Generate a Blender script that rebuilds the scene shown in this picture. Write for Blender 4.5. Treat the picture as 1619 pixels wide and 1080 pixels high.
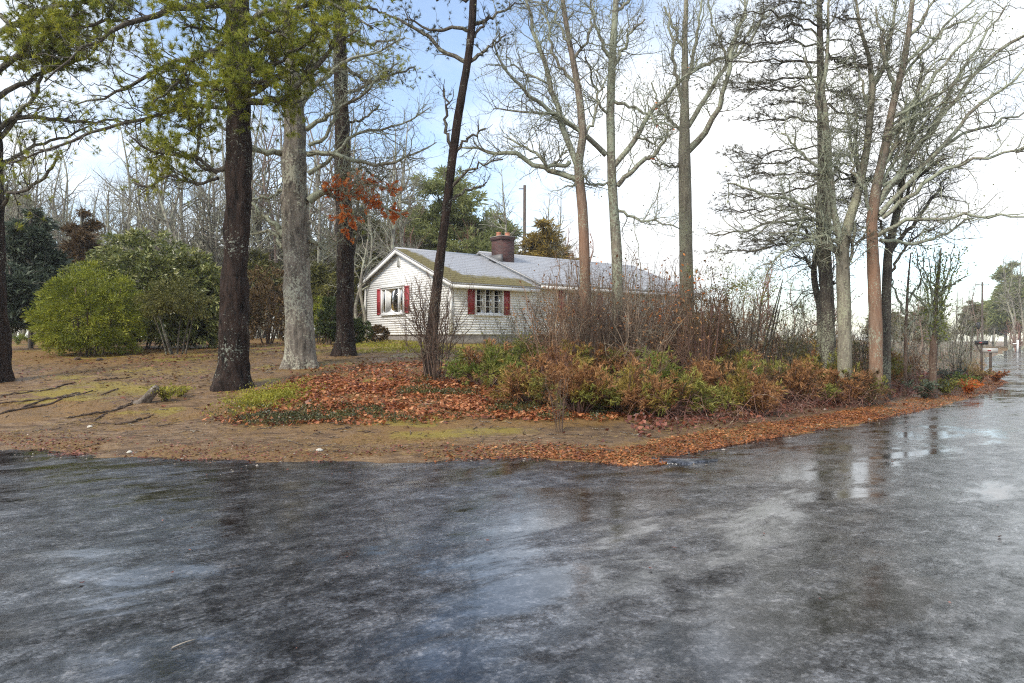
import bpy, math
import numpy as np

# ------------------------------------------------------------------ camera, sky, sun, exposure
scene = bpy.context.scene
for o in list(bpy.data.objects):
    bpy.data.objects.remove(o)
F, CX, CY, CAMZ = 1100.0, 809.5, 538.0, 1.6          # focal length in photo pixels, optical centre, eye height

cam_data = bpy.data.cameras.new('camera')
cam = bpy.data.objects.new('camera', cam_data)
scene.collection.objects.link(cam)
cam.location = (0, 0, CAMZ)
cam.rotation_euler = (math.radians(90), 0, 0)
cam_data.sensor_width = 36.0
cam_data.lens = 36.0 * F / 1619.0
cam_data.shift_y = -2.0 / 1619.0
cam_data.clip_start = 0.05
cam_data.clip_end = 3000.0
scene.camera = cam

SUN_AZ, SUN_EL = math.radians(222), math.radians(42)   # azimuth clockwise from +Y: behind and left of the camera
world = bpy.data.worlds.new('World')
scene.world = world
world.use_nodes = True
wn, wl = world.node_tree.nodes, world.node_tree.links
wn.clear()
w_out = wn.new('ShaderNodeOutputWorld')
w_bg = wn.new('ShaderNodeBackground'); w_bg.inputs['Strength'].default_value = 0.12
w_sky = wn.new('ShaderNodeTexSky'); w_sky.sky_type = 'NISHITA'; w_sky.sun_disc = False
w_sky.sun_elevation = SUN_EL; w_sky.sun_rotation = SUN_AZ
w_sky.air_density = 1.0; w_sky.dust_density = 0.6; w_sky.ozone_density = 1.5
w_co = wn.new('ShaderNodeTexCoord')
w_sep = wn.new('ShaderNodeSeparateXYZ'); wl.new(w_co.outputs['Generated'], w_sep.inputs[0])
w_add = wn.new('ShaderNodeMath'); w_add.operation = 'ADD'; w_add.inputs[1].default_value = 0.30
wl.new(w_sep.outputs['Z'], w_add.inputs[0])
w_dx = wn.new('ShaderNodeMath'); w_dx.operation = 'DIVIDE'; wl.new(w_sep.outputs['X'], w_dx.inputs[0]); wl.new(w_add.outputs[0], w_dx.inputs[1])
w_dy = wn.new('ShaderNodeMath'); w_dy.operation = 'DIVIDE'; wl.new(w_sep.outputs['Y'], w_dy.inputs[0]); wl.new(w_add.outputs[0], w_dy.inputs[1])
w_cmb = wn.new('ShaderNodeCombineXYZ'); wl.new(w_dx.outputs[0], w_cmb.inputs[0]); wl.new(w_dy.outputs[0], w_cmb.inputs[1])
w_cmb.inputs[2].default_value = 15.1
w_noise = wn.new('ShaderNodeTexNoise'); w_noise.inputs['Scale'].default_value = 0.95
w_noise.inputs['Detail'].default_value = 6.0; w_noise.inputs['Roughness'].default_value = 0.5
wl.new(w_cmb.outputs[0], w_noise.inputs['Vector'])
w_ramp = wn.new('ShaderNodeValToRGB')
w_ramp.color_ramp.elements[0].position = 0.42; w_ramp.color_ramp.elements[0].color = (0.10, 0.10, 0.10, 1)
w_ramp.color_ramp.elements[1].position = 0.58; w_ramp.color_ramp.elements[1].color = (1, 1, 1, 1)
wl.new(w_noise.outputs['Fac'], w_ramp.inputs['Fac'])
w_noise2 = wn.new('ShaderNodeTexNoise'); w_noise2.inputs['Scale'].default_value = 2.2; w_noise2.inputs['Detail'].default_value = 5.0
wl.new(w_cmb.outputs[0], w_noise2.inputs['Vector'])
w_cl = wn.new('ShaderNodeValToRGB')
w_cl.color_ramp.elements[0].position = 0.30; w_cl.color_ramp.elements[0].color = (4.3, 4.5, 4.7, 1)
w_cl.color_ramp.elements[1].position = 0.65; w_cl.color_ramp.elements[1].color = (5.4, 5.45, 5.45, 1)
wl.new(w_noise2.outputs['Fac'], w_cl.inputs['Fac'])
w_mix = wn.new('ShaderNodeMix'); w_mix.data_type = 'RGBA'
wl.new(w_ramp.outputs['Color'], w_mix.inputs['Factor'])
wl.new(w_sky.outputs['Color'], w_mix.inputs['A']); wl.new(w_cl.outputs['Color'], w_mix.inputs['B'])
wl.new(w_mix.outputs['Result'], w_bg.inputs['Color'])
wl.new(w_bg.outputs[0], w_out.inputs['Surface'])

sun_data = bpy.data.lights.new('sun', 'SUN')
sun_data.energy = 1.5
sun_data.angle = math.radians(14)
sun_data.color = (1.0, 0.91, 0.78)
sun = bpy.data.objects.new('sun', sun_data)
scene.collection.objects.link(sun)
sx, sy, sz = math.sin(SUN_AZ) * math.cos(SUN_EL), math.cos(SUN_AZ) * math.cos(SUN_EL), math.sin(SUN_EL)
from mathutils import Vector
sun.rotation_euler = Vector((sx, sy, sz)).to_track_quat('Z', 'Y').to_euler()
sun.location = (0, -20, 40)

scene.view_settings.view_transform = 'Standard'
scene.view_settings.look = 'None'
scene.view_settings.exposure = 1.25
scene.view_settings.gamma = 1.0
scene.view_settings.use_curve_mapping = False
scene.render.engine = 'CYCLES'
scene.cycles.use_denoising = False
scene.cycles.pixel_filter_type = 'BLACKMAN_HARRIS'
scene.cycles.filter_width = 1.15
scene.cycles.max_bounces = 6
scene.cycles.diffuse_bounces = 3
scene.cycles.glossy_bounces = 3
scene.cycles.transmission_bounces = 3
scene.cycles.transparent_max_bounces = 8
scene.cycles.caustics_reflective = False
scene.cycles.caustics_refractive = False

COL = scene.collection
# ------------------------------------------------------------------ small maths
def W(px, py, Y):
    """photo pixel at depth Y metres -> a place in the world"""
    return np.array([(px - CX) / F * Y, Y, CAMZ - (py - CY) / F * Y])

def _hash(ix, iy, seed):
    n = (ix.astype(np.int64) * 374761393 + iy.astype(np.int64) * 668265263 + seed * 1274126177) & 0x7fffffff
    n = ((n ^ (n >> 13)) * 1274126177) & 0x7fffffff
    return ((n ^ (n >> 16)) & 0xffff) / 65535.0

def vnoise(x, y, seed=0):
    x = np.asarray(x, float); y = np.asarray(y, float)
    ix = np.floor(x); iy = np.floor(y)
    fx = x - ix; fy = y - iy
    fx = fx * fx * (3 - 2 * fx); fy = fy * fy * (3 - 2 * fy)
    a = _hash(ix, iy, seed); b = _hash(ix + 1, iy, seed); c = _hash(ix, iy + 1, seed); d = _hash(ix + 1, iy + 1, seed)
    return (a + (b - a) * fx) * (1 - fy) + (c + (d - c) * fx) * fy

def fbm(x, y, seed=0, octaves=4):
    t = 0; a = 0.5; s = 0
    for i in range(octaves):
        t = t + a * vnoise(x, y, seed + i * 17); s += a
        x = x * 2.03 + 5.1; y = y * 2.03 + 1.7; a *= 0.5
    return t / s

def sstep(a, b, x):
    t = np.clip((np.asarray(x, float) - a) / (b - a), 0, 1)
    return t * t * (3 - 2 * t)

def nrm(v):
    return v / np.maximum(np.linalg.norm(v, axis=-1, keepdims=True), 1e-9)

# ------------------------------------------------------------------ meshes
def make_mesh(name, V, faces, mats, smooth=False, mat_idx=None, attrs=None):
    """faces: list of (n,k) int arrays"""
    me = bpy.data.meshes.new(name)
    V = np.asarray(V, np.float32)
    faces = [np.asarray(f, np.int32) for f in faces if len(f)]
    me.vertices.add(len(V)); me.vertices.foreach_set('co', V.ravel())
    nl = sum(f.size for f in faces); npoly = sum(len(f) for f in faces)
    me.loops.add(nl); me.polygons.add(npoly)
    me.loops.foreach_set('vertex_index', np.concatenate([f.ravel() for f in faces]))
    tot = np.concatenate([np.full(len(f), f.shape[1], np.int32) for f in faces])
    st = np.concatenate([[0], np.cumsum(tot)[:-1]]).astype(np.int32)
    me.polygons.foreach_set('loop_start', st)
    try:
        me.polygons.foreach_set('loop_total', tot)
    except Exception:
        pass
    if smooth:
        me.polygons.foreach_set('use_smooth', np.ones(npoly, bool))
    for m in (mats if isinstance(mats, (list, tuple)) else [mats]):
        me.materials.append(m)
    if mat_idx is not None:
        me.polygons.foreach_set('material_index', np.asarray(mat_idx, np.int32))
    for k, a in (attrs or {}).items():
        at = me.attributes.new(k, 'FLOAT', 'POINT')
        at.data.foreach_set('value', np.asarray(a, np.float32))
    me.update(calc_edges=True)
    me.validate()
    return me

def obj(name, me, parent=None, loc=None):
    o = bpy.data.objects.new(name, me)
    COL.objects.link(o)
    if parent is not None:
        o.parent = parent
    if loc is not None:
        o.location = loc
    return o

def tag(o, label=None, cat=None, group=None, kind=None):
    if label: o['label'] = label
    if cat: o['category'] = cat
    if group: o['group'] = group
    if kind: o['kind'] = kind
    return o

def thing(name, label, cat, loc, group=None, rz=0.0):
    e = bpy.data.objects.new(name, None)
    COL.objects.link(e)
    e.location = tuple(float(v) for v in loc); e.rotation_euler = (0, 0, rz)
    e.empty_display_size = 0.3
    return tag(e, label, cat, group)

class Geo:
    """collects vertices and faces of one mesh"""
    def __init__(s):
        s.V = []; s.F = []; s.n = 0; s.M = []
    def add(s, V, faces, m=0):
        V = np.asarray(V, float).reshape(-1, 3)
        for f in (faces if isinstance(faces, list) else [faces]):
            f = np.asarray(f, np.int64)
            if len(f):
                s.F.append(f + s.n); s.M.append(np.full(len(f), m))
        s.V.append(V); s.n += len(V)
        return s
    def box(s, lo, hi, m=0):
        x0, y0, z0 = lo; x1, y1, z1 = hi
        V = [(x0,y0,z0),(x1,y0,z0),(x1,y1,z0),(x0,y1,z0),(x0,y0,z1),(x1,y0,z1),(x1,y1,z1),(x0,y1,z1)]
        return s.add(V, np.array([[0,3,2,1],[4,5,6,7],[0,1,5,4],[1,2,6,5],[2,3,7,6],[3,0,4,7]]), m)
    def prism(s, pts, y0, y1, m=0):
        """pts: (x,z) outline, extruded along y"""
        n = len(pts)
        V = [(x, y0, z) for x, z in pts] + [(x, y1, z) for x, z in pts]
        s.add(V, [np.array([list(range(n))]), np.array([list(range(2*n-1, n-1, -1))]),
                  np.array([[(i+1) % n, i, n+i, n+(i+1) % n] for i in range(n)])], m)
        return s
    def tubes(s, P, R, sides=6, m=0, cap=True):
        P = np.asarray(P, float); R = np.asarray(R, float)
        if P.ndim == 2: P = P[None]; R = R[None]
        M, K, _ = P.shape
        if M == 0: return s
        T = np.gradient(P, axis=1) if K > 2 else np.repeat(P[:, 1:] - P[:, :1], 2, axis=1)
        T = nrm(T)
        mean = nrm(P[:, -1] - P[:, 0])
        ref = np.where(np.abs(mean[:, 2:3]) < 0.8, np.array([[0, 0, 1.0]]), np.array([[1.0, 0, 0]]))[:, None, :]
        U = nrm(np.cross(T, np.broadcast_to(ref, T.shape)))
        Vv = np.cross(T, U)
        a = np.arange(sides) / sides * 2 * np.pi
        ring = P[:, :, None, :] + R[:, :, None, None] * (np.cos(a)[:, None] * U[:, :, None, :] + np.sin(a)[:, None] * Vv[:, :, None, :])
        base = (np.arange(M) * K * sides)[:, None, None]
        k = (np.arange(K - 1) * sides)[None, :, None]
        i = np.arange(sides)[None, None, :]; j = (i + 1) % sides
        q = np.stack([base + k + i, base + k + j, base + k + sides + j, base + k + sides + i], -1).reshape(-1, 4)
        fs = [q]
        if cap:
            fs.append((base[:, 0] + (K - 1) * sides + np.arange(sides)[None, :]).reshape(M, sides))
        return s.add(ring.reshape(-1, 3), fs, m)
    def quads(s, c, ax, wd, m=0, fold=None):
        """leaf shapes: centre c, half axis ax, half width wd (N,3)"""
        b = c - ax; t = c + ax
        if fold is not None:
            b = b + fold; t = t + fold * 0.6
        V = np.stack([b, c + wd - ax * 0.1, t, c - wd - ax * 0.1], 1)
        n = len(c)
        return s.add(V, np.arange(n * 4).reshape(n, 4), m)
    def tris(s, a, b, c, m=0):
        V = np.stack([a, b, c], 1); n = len(a)
        return s.add(V, np.arange(n * 3).reshape(n, 3), m)
    def mesh(s, name, mats, smooth=False, org=None, attrs=None):
        V = np.concatenate(s.V)
        if org is not None: V = V - np.asarray(org)
        by = {}
        for f, m in zip(s.F, s.M):
            by.setdefault(f.shape[1], []).append((f, m))
        fs = []; ms = []
        for k in by:
            fs.append(np.concatenate([f for f, _ in by[k]])); ms.append(np.concatenate([m for _, m in by[k]]))
        return make_mesh(name, V, fs, mats, smooth, np.concatenate(ms) if isinstance(mats, (list, tuple)) else None, attrs)

# ------------------------------------------------------------------ materials
def new_mat(name):
    m = bpy.data.materials.new(name); m.use_nodes = True
    nt = m.node_tree
    return m, nt, nt.nodes, nt.links, nt.nodes['Principled BSDF']

def ramp(nt, fac, stops):
    r = nt.nodes.new('ShaderNodeValToRGB')
    els = r.color_ramp.elements
    while len(els) < len(stops): els.new(0.5)
    for e, (p, c) in zip(els, stops):
        e.position = p; e.color = (*c, 1) if len(c) == 3 else c
    nt.links.new(fac, r.inputs['Fac'])
    return r.outputs['Color']

def noise(nt, vec, scale, detail=4, rough=0.55, dist=0.0, stretch=None):
    n = nt.nodes.new('ShaderNodeTexNoise')
    n.inputs['Scale'].default_value = scale; n.inputs['Detail'].default_value = detail
    n.inputs['Roughness'].default_value = rough; n.inputs['Distortion'].default_value = dist
    if stretch is not None:
        mp = nt.nodes.new('ShaderNodeMapping')
        mp.inputs['Scale'].default_value = stretch[:3]
        if len(stretch) > 3:                      # turn first, then stretch along the turned axes
            mr = nt.nodes.new('ShaderNodeMapping'); mr.inputs['Rotation'].default_value = (0, 0, stretch[3])
            nt.links.new(vec, mr.inputs['Vector']); vec = mr.outputs[0]
        nt.links.new(vec, mp.inputs['Vector']); vec = mp.outputs[0]
    nt.links.new(vec, n.inputs['Vector'])
    return n.outputs['Fac']

def mathn(nt, op, a, b=None, clamp=False):
    n = nt.nodes.new('ShaderNodeMath'); n.operation = op; n.use_clamp = clamp
    for i, v in enumerate((a, b)):
        if v is None: continue
        if isinstance(v, (int, float)): n.inputs[i].default_value = v
        else: nt.links.new(v, n.inputs[i])
    return n.outputs[0]

def mixc(nt, fac, a, b, blend='MIX'):
    n = nt.nodes.new('ShaderNodeMix'); n.data_type = 'RGBA'; n.blend_type = blend
    for k, v in (('Factor', fac), ('A', a), ('B', b)):
        if isinstance(v, (int, float)): n.inputs[k].default_value = v
        elif isinstance(v, tuple): n.inputs[k].default_value = (*v, 1)
        else: nt.links.new(v, n.inputs[k])
    return n.outputs['Result']

def maprange(nt, v, a, b, c, d):
    n = nt.nodes.new('ShaderNodeMapRange')
    for i, x in enumerate((a, b, c, d)): n.inputs[i + 1].default_value = x
    nt.links.new(v, n.inputs[0])
    return n.outputs[0]

def voronoi(nt, vec, scale, feature='F1', out='Distance'):
    n = nt.nodes.new('ShaderNodeTexVoronoi'); n.feature = feature; n.inputs['Scale'].default_value = scale
    nt.links.new(vec, n.inputs['Vector'])
    return n.outputs[out]

def bump(nt, bsdf, h, strength=0.5, dist=0.02):
    b = nt.nodes.new('ShaderNodeBump'); b.inputs['Strength'].default_value = strength; b.inputs['Distance'].default_value = dist
    nt.links.new(h, b.inputs['Height']); nt.links.new(b.outputs[0], bsdf.inputs['Normal'])
    return b

def position(nt):
    return nt.nodes.new('ShaderNodeNewGeometry')

def mat_leaf(name, stops, rough=0.5, transl=0.3, vary=0.8, spec=0.3):
    """leaf colours differ leaf by leaf and clump by clump"""
    m, nt, N, L, b = new_mat(name)
    g = position(nt)
    n1 = noise(nt, g.outputs['Position'], vary, 3)
    f = mathn(nt, 'ADD', mathn(nt, 'MULTIPLY', g.outputs['Random Per Island'], 0.55), mathn(nt, 'MULTIPLY', maprange(nt, n1, 0.3, 0.7, 0, 1), 0.45))
    c = ramp(nt, f, stops)
    L.new(c, b.inputs['Base Color'])
    b.inputs['Roughness'].default_value = rough
    b.inputs['Specular IOR Level'].default_value = spec
    t = N.new('ShaderNodeBsdfTranslucent'); L.new(c, t.inputs['Color'])
    mx = N.new('ShaderNodeMixShader'); mx.inputs[0].default_value = transl
    L.new(b.outputs[0], mx.inputs[1]); L.new(t.outputs[0], mx.inputs[2])
    L.new(mx.outputs[0], N['Material Output'].inputs['Surface'])
    return m

def mat_bark(name, dark, light, lichen, amt=0.35, scale=9.0, bstr=0.8, rough=0.75, tint=None, spec=0.3):
    """furrowed bark with pale lichen flecks; tint: a second colour in large patches"""
    m, nt, N, L, b = new_mat(name)
    p = position(nt).outputs['Position']
    n1 = noise(nt, p, scale, 6, 0.65, 0.6, (1, 1, 0.22))
    c = ramp(nt, n1, [(0.34, dark), (0.62, light)])
    if tint is not None:
        n4 = noise(nt, p, 0.9, 3, 0.5, 0.3, (1, 1, 0.5))
        sz_ = nt.nodes.new('ShaderNodeSeparateXYZ'); nt.links.new(p, sz_.inputs[0])
        k4 = mathn(nt, 'MULTIPLY', maprange(nt, n4, 0.38, 0.6, 0, 0.85), maprange(nt, sz_.outputs['Z'], 4.2, 6.4, 1, 0))     # the stain is on the lower trunk
        c = mixc(nt, k4, c, mixc(nt, n1, tuple(x * 0.6 for x in tint), tint))
    n2 = noise(nt, p, scale * 1.7, 5, 0.7)
    n3 = noise(nt, p, 1.3, 2)
    thr = mathn(nt, 'ADD', n2, mathn(nt, 'MULTIPLY', mathn(nt, 'SUBTRACT', n3, 0.5), 0.5))
    k = maprange(nt, thr, 0.66 - amt * 0.35, 0.74 - amt * 0.35, 0, 0.9)
    c = mixc(nt, k, c, lichen)
    L.new(c, b.inputs['Base Color'])
    b.inputs['Roughness'].default_value = rough
    b.inputs['Specular IOR Level'].default_value = spec
    bump(nt, b, n1, bstr, 0.03)
    return m

def mat_plain(name, col, rough=0.6, var=0.15, scale=6.0, metal=0.0, bstr=0.0):
    m, nt, N, L, b = new_mat(name)
    p = position(nt).outputs['Position']
    n1 = noise(nt, p, scale, 5)
    L.new(ramp(nt, n1, [(0.3, tuple(c * (1 - var) for c in col)), (0.7, tuple(min(1, c * (1 + var)) for c in col))]), b.inputs['Base Color'])
    b.inputs['Roughness'].default_value = rough; b.inputs['Metallic'].default_value = metal
    if bstr: bump(nt, b, n1, bstr, 0.01)
    return m

# ------------------------------------------------------------------ the land: yard edge, heights, ground, road
YARD = np.array([(-300, 60), (-80, 20.5), (-20, 12.6), (-7.75, 10.55), (-6.0, 9.75), (-4.3, 9.3), (-2.6, 9.25), (-0.93, 9.3), (0.2, 9.6), (0.9, 9.45),
                 (1.5, 8.95), (1.95, 9.1), (2.12, 9.65), (2.6, 10.1), (3.4, 10.85), (5.7, 12.75), (9.1, 15.8), (14.4, 21.3), (18.8, 26.6), (21.2, 31), (24, 36),
                 (30.5, 45), (45, 67), (68, 100), (88, 130), (121, 180), (170, 270), (250, 500)], float)
BANK = np.array([(60, -60), (38, -10), (30, 8), (29, 18), (31, 29), (36.5, 39), (51, 63), (74.5, 97), (93.5, 127.5), (124, 178), (174, 268), (254, 500)], float)

def sdist(poly, x, y):
    """distance to a polyline, positive on the left of its direction"""
    x = np.asarray(x, float); y = np.asarray(y, float)
    best = np.full(x.shape, 1e9); sgn = np.ones(x.shape)
    for (ax, ay), (bx, by) in zip(poly[:-1], poly[1:]):
        dx, dy = bx - ax, by - ay
        t = np.clip(((x - ax) * dx + (y - ay) * dy) / (dx * dx + dy * dy), 0, 1)
        ex = x - ax - t * dx; ey = y - ay - t * dy
        d = np.hypot(ex, ey); c = dx * ey - dy * ex
        k = d < best
        best = np.where(k, d, best); sgn = np.where(k, np.sign(c + 1e-12), sgn)
    return best * sgn

HS = [-30, -1.3, -0.6, 0.02, 0.5, 1.5, 3, 4, 6, 8, 10, 13, 20, 26, 32, 50, 90, 400]
HZ = [-0.08, -0.06, -0.016, 0.004, 0.035, 0.09, 0.19, 0.33, 0.55, 0.80, 1.02, 1.22, 1.45, 1.68, 1.70, 1.5, 1.25, 1.0]
def S(x, y): return sdist(YARD, x, y)
def H(x, y, s=None):
    x = np.asarray(x, float); y = np.asarray(y, float)
    if s is None: s = S(x, y)
    z = np.interp(s, HS, HZ)
    inn = sstep(-0.3, 0.6, s)
    z = z + inn * 0.10 * (fbm(x * 0.35, y * 0.35, 3) - 0.5) * sstep(1, 6, s)
    z = z + (fbm(x * 1.6, y * 1.6, 11) - 0.5) * (0.03 + 0.03 * sstep(0, 2, s)) * sstep(-1.4, 0.0, s)
    z = z + (vnoise(x * 7, y * 7, 5) - 0.5) * 0.016 * sstep(-1.0, 0.3, s) * (s < 14)
    z = z + (vnoise(x * 2.7, y * 2.7, 8) - 0.5) * 0.05 * sstep(0.6, 3, s) * (s < 14)
    s2 = -sdist(BANK, x, y)
    z2 = np.interp(s2, [-0.4, 0, 1, 6, 60], [-0.08, 0.0, 0.1, 0.35, 0.6])
    return np.maximum(z, z2)

def G(px, py, zoff=0.0):
    """where the ray through a photo pixel meets the ground"""
    d = np.linspace(7, 60, 1500) if py > CY - 20 else np.linspace(7, 60, 1500)
    x = (px - CX) / F * d; z = CAMZ - (py - CY) / F * d
    k = np.where(z <= H(x, d) + zoff)[0]
    i = k[0] if len(k) else -1
    return np.array([x[i], d[i], float(H(x[i], d[i]))])

def on_ground(px, Y):
    x = (px - CX) / F * Y
    return np.array([x, Y, float(H(x, Y))])

def axis(lo, a, b, hi, step, g=1.18):
    mid = np.arange(a, b + 1e-6, step)
    out = [mid]
    v, st, up = b, step, []
    while v < hi: st *= g; v += st; up.append(min(v, hi))
    v, st, dn = a, step, []
    while v > lo: st *= g; v -= st; dn.append(max(v, lo))
    return np.concatenate([dn[::-1], mid, up])

# ground material: bare sandy soil, needle litter, moss, each where it lies
m, nt, N_, L_, b = new_mat('yard_ground')
p = position(nt).outputs['Position']
def attr(nt, name):
    a = nt.nodes.new('ShaderNodeAttribute'); a.attribute_name = name
    return a.outputs['Fac']
nA = noise(nt, p, 0.9, 6, 0.62, 0.4); nB = noise(nt, p, 6.0, 6, 0.65); nC = noise(nt, p, 40.0, 4, 0.7); nD = noise(nt, p, 2.4, 6, 0.7, 0.8, (1.0, 2.2, 1))
soil = ramp(nt, nB, [(0.30, (0.075, 0.045, 0.024)), (0.55, (0.16, 0.10, 0.05)), (0.75, (0.27, 0.18, 0.09))])
sand = ramp(nt, nC, [(0.28, (0.11, 0.068, 0.036)), (0.55, (0.25, 0.165, 0.088)), (0.8, (0.46, 0.345, 0.22))])
wet = ramp(nt, nD, [(0.38, (0.30, 0.24, 0.17)), (0.49, (0.68, 0.60, 0.50)), (0.60, (1.15, 1.12, 1.08))])
sand = mixc(nt, 0.85, sand, wet, 'MULTIPLY')
litter = ramp(nt, nC, [(0.28, (0.065, 0.034, 0.013)), (0.5, (0.20, 0.112, 0.038)), (0.75, (0.40, 0.25, 0.09))])
moss = ramp(nt, nC, [(0.25, (0.11, 0.08, 0.014)), (0.5, (0.24, 0.18, 0.03)), (0.8, (0.42, 0.32, 0.08))])
def msk(name, n, lo=0.35, hi=0.65):
    return maprange(nt, mathn(nt, 'ADD', attr(nt, name), mathn(nt, 'MULTIPLY', mathn(nt, 'SUBTRACT', n, 0.5), 1.1)), lo, hi, 0, 1)
c = mixc(nt, msk('sand', nD), soil, sand)
c = mixc(nt, msk('litter', nB), c, litter)
c = mixc(nt, msk('moss', mathn(nt, 'ADD', mathn(nt, 'MULTIPLY', nA, 0.5), mathn(nt, 'MULTIPLY', nB, 0.5)), 0.40, 0.62), c, moss)
L_.new(c, b.inputs['Base Color'])
rr = maprange(nt, nA, 0.38, 0.6, 0.30, 0.8)
L_.new(rr, b.inputs['Roughness']); b.inputs['Specular IOR Level'].default_value = 0.35
bump(nt, b, mathn(nt, 'ADD', nB, mathn(nt, 'MULTIPLY', nC, 0.5)), 0.8, 0.04)
M_GROUND = m

gx = axis(-420, -14, 20, 420, 0.16); gy = axis(-62, 8.2, 26, 600, 0.16)
XX, YY = np.meshgrid(gx, gy)
SS = S(XX, YY)
ZZ = H(XX, YY, SS)
xf, yf, sf = XX.ravel(), YY.ravel(), SS.ravel()
nx, ny = len(gx), len(gy)
ii = np.arange(nx * ny).reshape(ny, nx)
q = np.stack([ii[:-1, :-1], ii[:-1, 1:], ii[1:, 1:], ii[1:, :-1]], -1).reshape(-1, 4)
leftness = 1 - sstep(-1.0, 1.5, xf)
a_sand = np.clip(leftness * (1 - sstep(3.2, 5.5, sf)) * 0.9 + (1 - sstep(-6.0, -3.5, xf)) * (1 - sstep(6, 10, sf)) * 0.7 + (1 - leftness) * 0.45 * (1 - sstep(0.8, 2.0, sf)), 0, 1)
a_moss = np.exp(-((xf + 0.75) / 1.5) ** 4) * np.exp(-((sf - 1.75) / 0.65) ** 2) * 0.62
a_moss = np.maximum(a_moss, 0.62 * sstep(12, 15, sf) * sstep(-9, -6, xf) * (1 - sstep(24, 28, sf)))
a_moss = np.maximum(a_moss, 0.55 * np.exp(-((xf + 4.6) / 2.6) ** 2) * np.exp(-((sf - 9.0) / 1.4) ** 2))
a_moss = np.maximum(a_moss, 0.50 * np.exp(-((xf + 9.5) / 3.5) ** 2) * np.exp(-((sf - 7.5) / 2.0) ** 2))
a_moss = np.maximum(a_moss, 0.36 * sstep(2.5, 6, sf) * sstep(-14, -12, xf) * (1 - sstep(-5, -3, xf)))
a_lit = np.clip(sstep(3.0, 6.0, sf) * (0.62 - 0.25 * (1 - sstep(-7.5, -5.5, xf)) * (1 - sstep(7, 10, sf))) + (1 - leftness) * 0.75 * (1 - sstep(0.7, 1.1, sf)) + 0.55 * leftness * (1 - sstep(0.5, 1.3, sf)) * (fbm(xf * 0.7, yf * 0.7, 40) > 0.52), 0, 1)
a_lit = np.maximum(a_lit, 0.7 * sstep(1.5, 2.4, sf) * sstep(-5.2, -4.4, xf))
n_p = fbm(xf * 0.55, yf * 0.9, 90, 5); n_q = fbm(xf * 1.5 + 9, yf * 2.4, 91, 4)
a_lit = np.maximum(a_lit, leftness * sstep(0.3, 1.5, sf) * (0.75 * sstep(0.50, 0.62, n_p) + 0.45 * sstep(0.52, 0.66, n_q)))
a_moss = np.maximum(a_moss, 0.62 * leftness * sstep(1.0, 2.5, sf) * sstep(0.50, 0.62, fbm(xf * 0.6 + 4, yf * 1.0, 92, 5)))
ground = obj('ground', make_mesh('ground', np.stack([xf, yf, ZZ.ravel()], 1), [q], M_GROUND, True, attrs={'sand': a_sand, 'moss': a_moss, 'litter': a_lit}))
tag(ground, kind='structure')

# wet asphalt: worn, polished in the wheel paths, water lying in the low spots
m, nt, N_, L_, b = new_mat('wet_asphalt')
p = position(nt).outputs['Position']
dirn = -0.60
wp = nt.nodes.new('ShaderNodeVectorMath'); wp.operation = 'ADD'
nw = nt.nodes.new('ShaderNodeTexNoise'); nw.inputs['Scale'].default_value = 0.35; nw.inputs['Detail'].default_value = 2
L_.new(p, nw.inputs['Vector'])
nws = nt.nodes.new('ShaderNodeVectorMath'); nws.operation = 'SCALE'; nws.inputs['Scale'].default_value = 1.0
L_.new(nw.outputs['Color'], nws.inputs[0]); L_.new(p, wp.inputs[0]); L_.new(nws.outputs[0], wp.inputs[1])
pw = wp.outputs[0]
n_film = noise(nt, pw, 1.1, 11, 0.70, 0.3, (0.6, 1.2, 1, dirn))       # where water lies
n_big = noise(nt, p, 0.22, 3, 0.5)
n_wear = noise(nt, p, 3.6, 13, 0.82, 0.15, (0.85, 1.1, 1, dirn))        # worn and patched surface
n_grit = noise(nt, p, 46.0, 4, 0.7)
v_agg = voronoi(nt, p, 48.0)
v_col = voronoi(nt, p, 48.0, 'F1', 'Color')
film = maprange(nt, mathn(nt, 'ADD', mathn(nt, 'MULTIPLY', n_film, 0.75), mathn(nt, 'MULTIPLY', n_big, 0.25)), 0.45, 0.55, 0.0, 1.0)
col = ramp(nt, n_wear, [(0.40, (0.009, 0.0085, 0.0085)), (0.48, (0.022, 0.021, 0.021)), (0.56, (0.062, 0.061, 0.062)), (0.66, (0.15, 0.148, 0.148))])
bw = nt.nodes.new('ShaderNodeRGBToBW'); L_.new(v_col, bw.inputs[0])
spk = ramp(nt, bw.outputs[0], [(0.25, (0.6, 0.6, 0.6)), (0.62, (1.0, 1.0, 1.0)), (0.80, (2.1, 2.05, 2.0))])
col = mixc(nt, 0.85, col, spk, 'MULTIPLY')
crk = voronoi(nt, pw, 0.55, 'DISTANCE_TO_EDGE')
cmask = maprange(nt, crk, 0.003, 0.009, 0.7, 0.0)
col = mixc(nt, cmask, col, (0.006, 0.006, 0.006))
L_.new(col, b.inputs['Base Color'])
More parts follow.
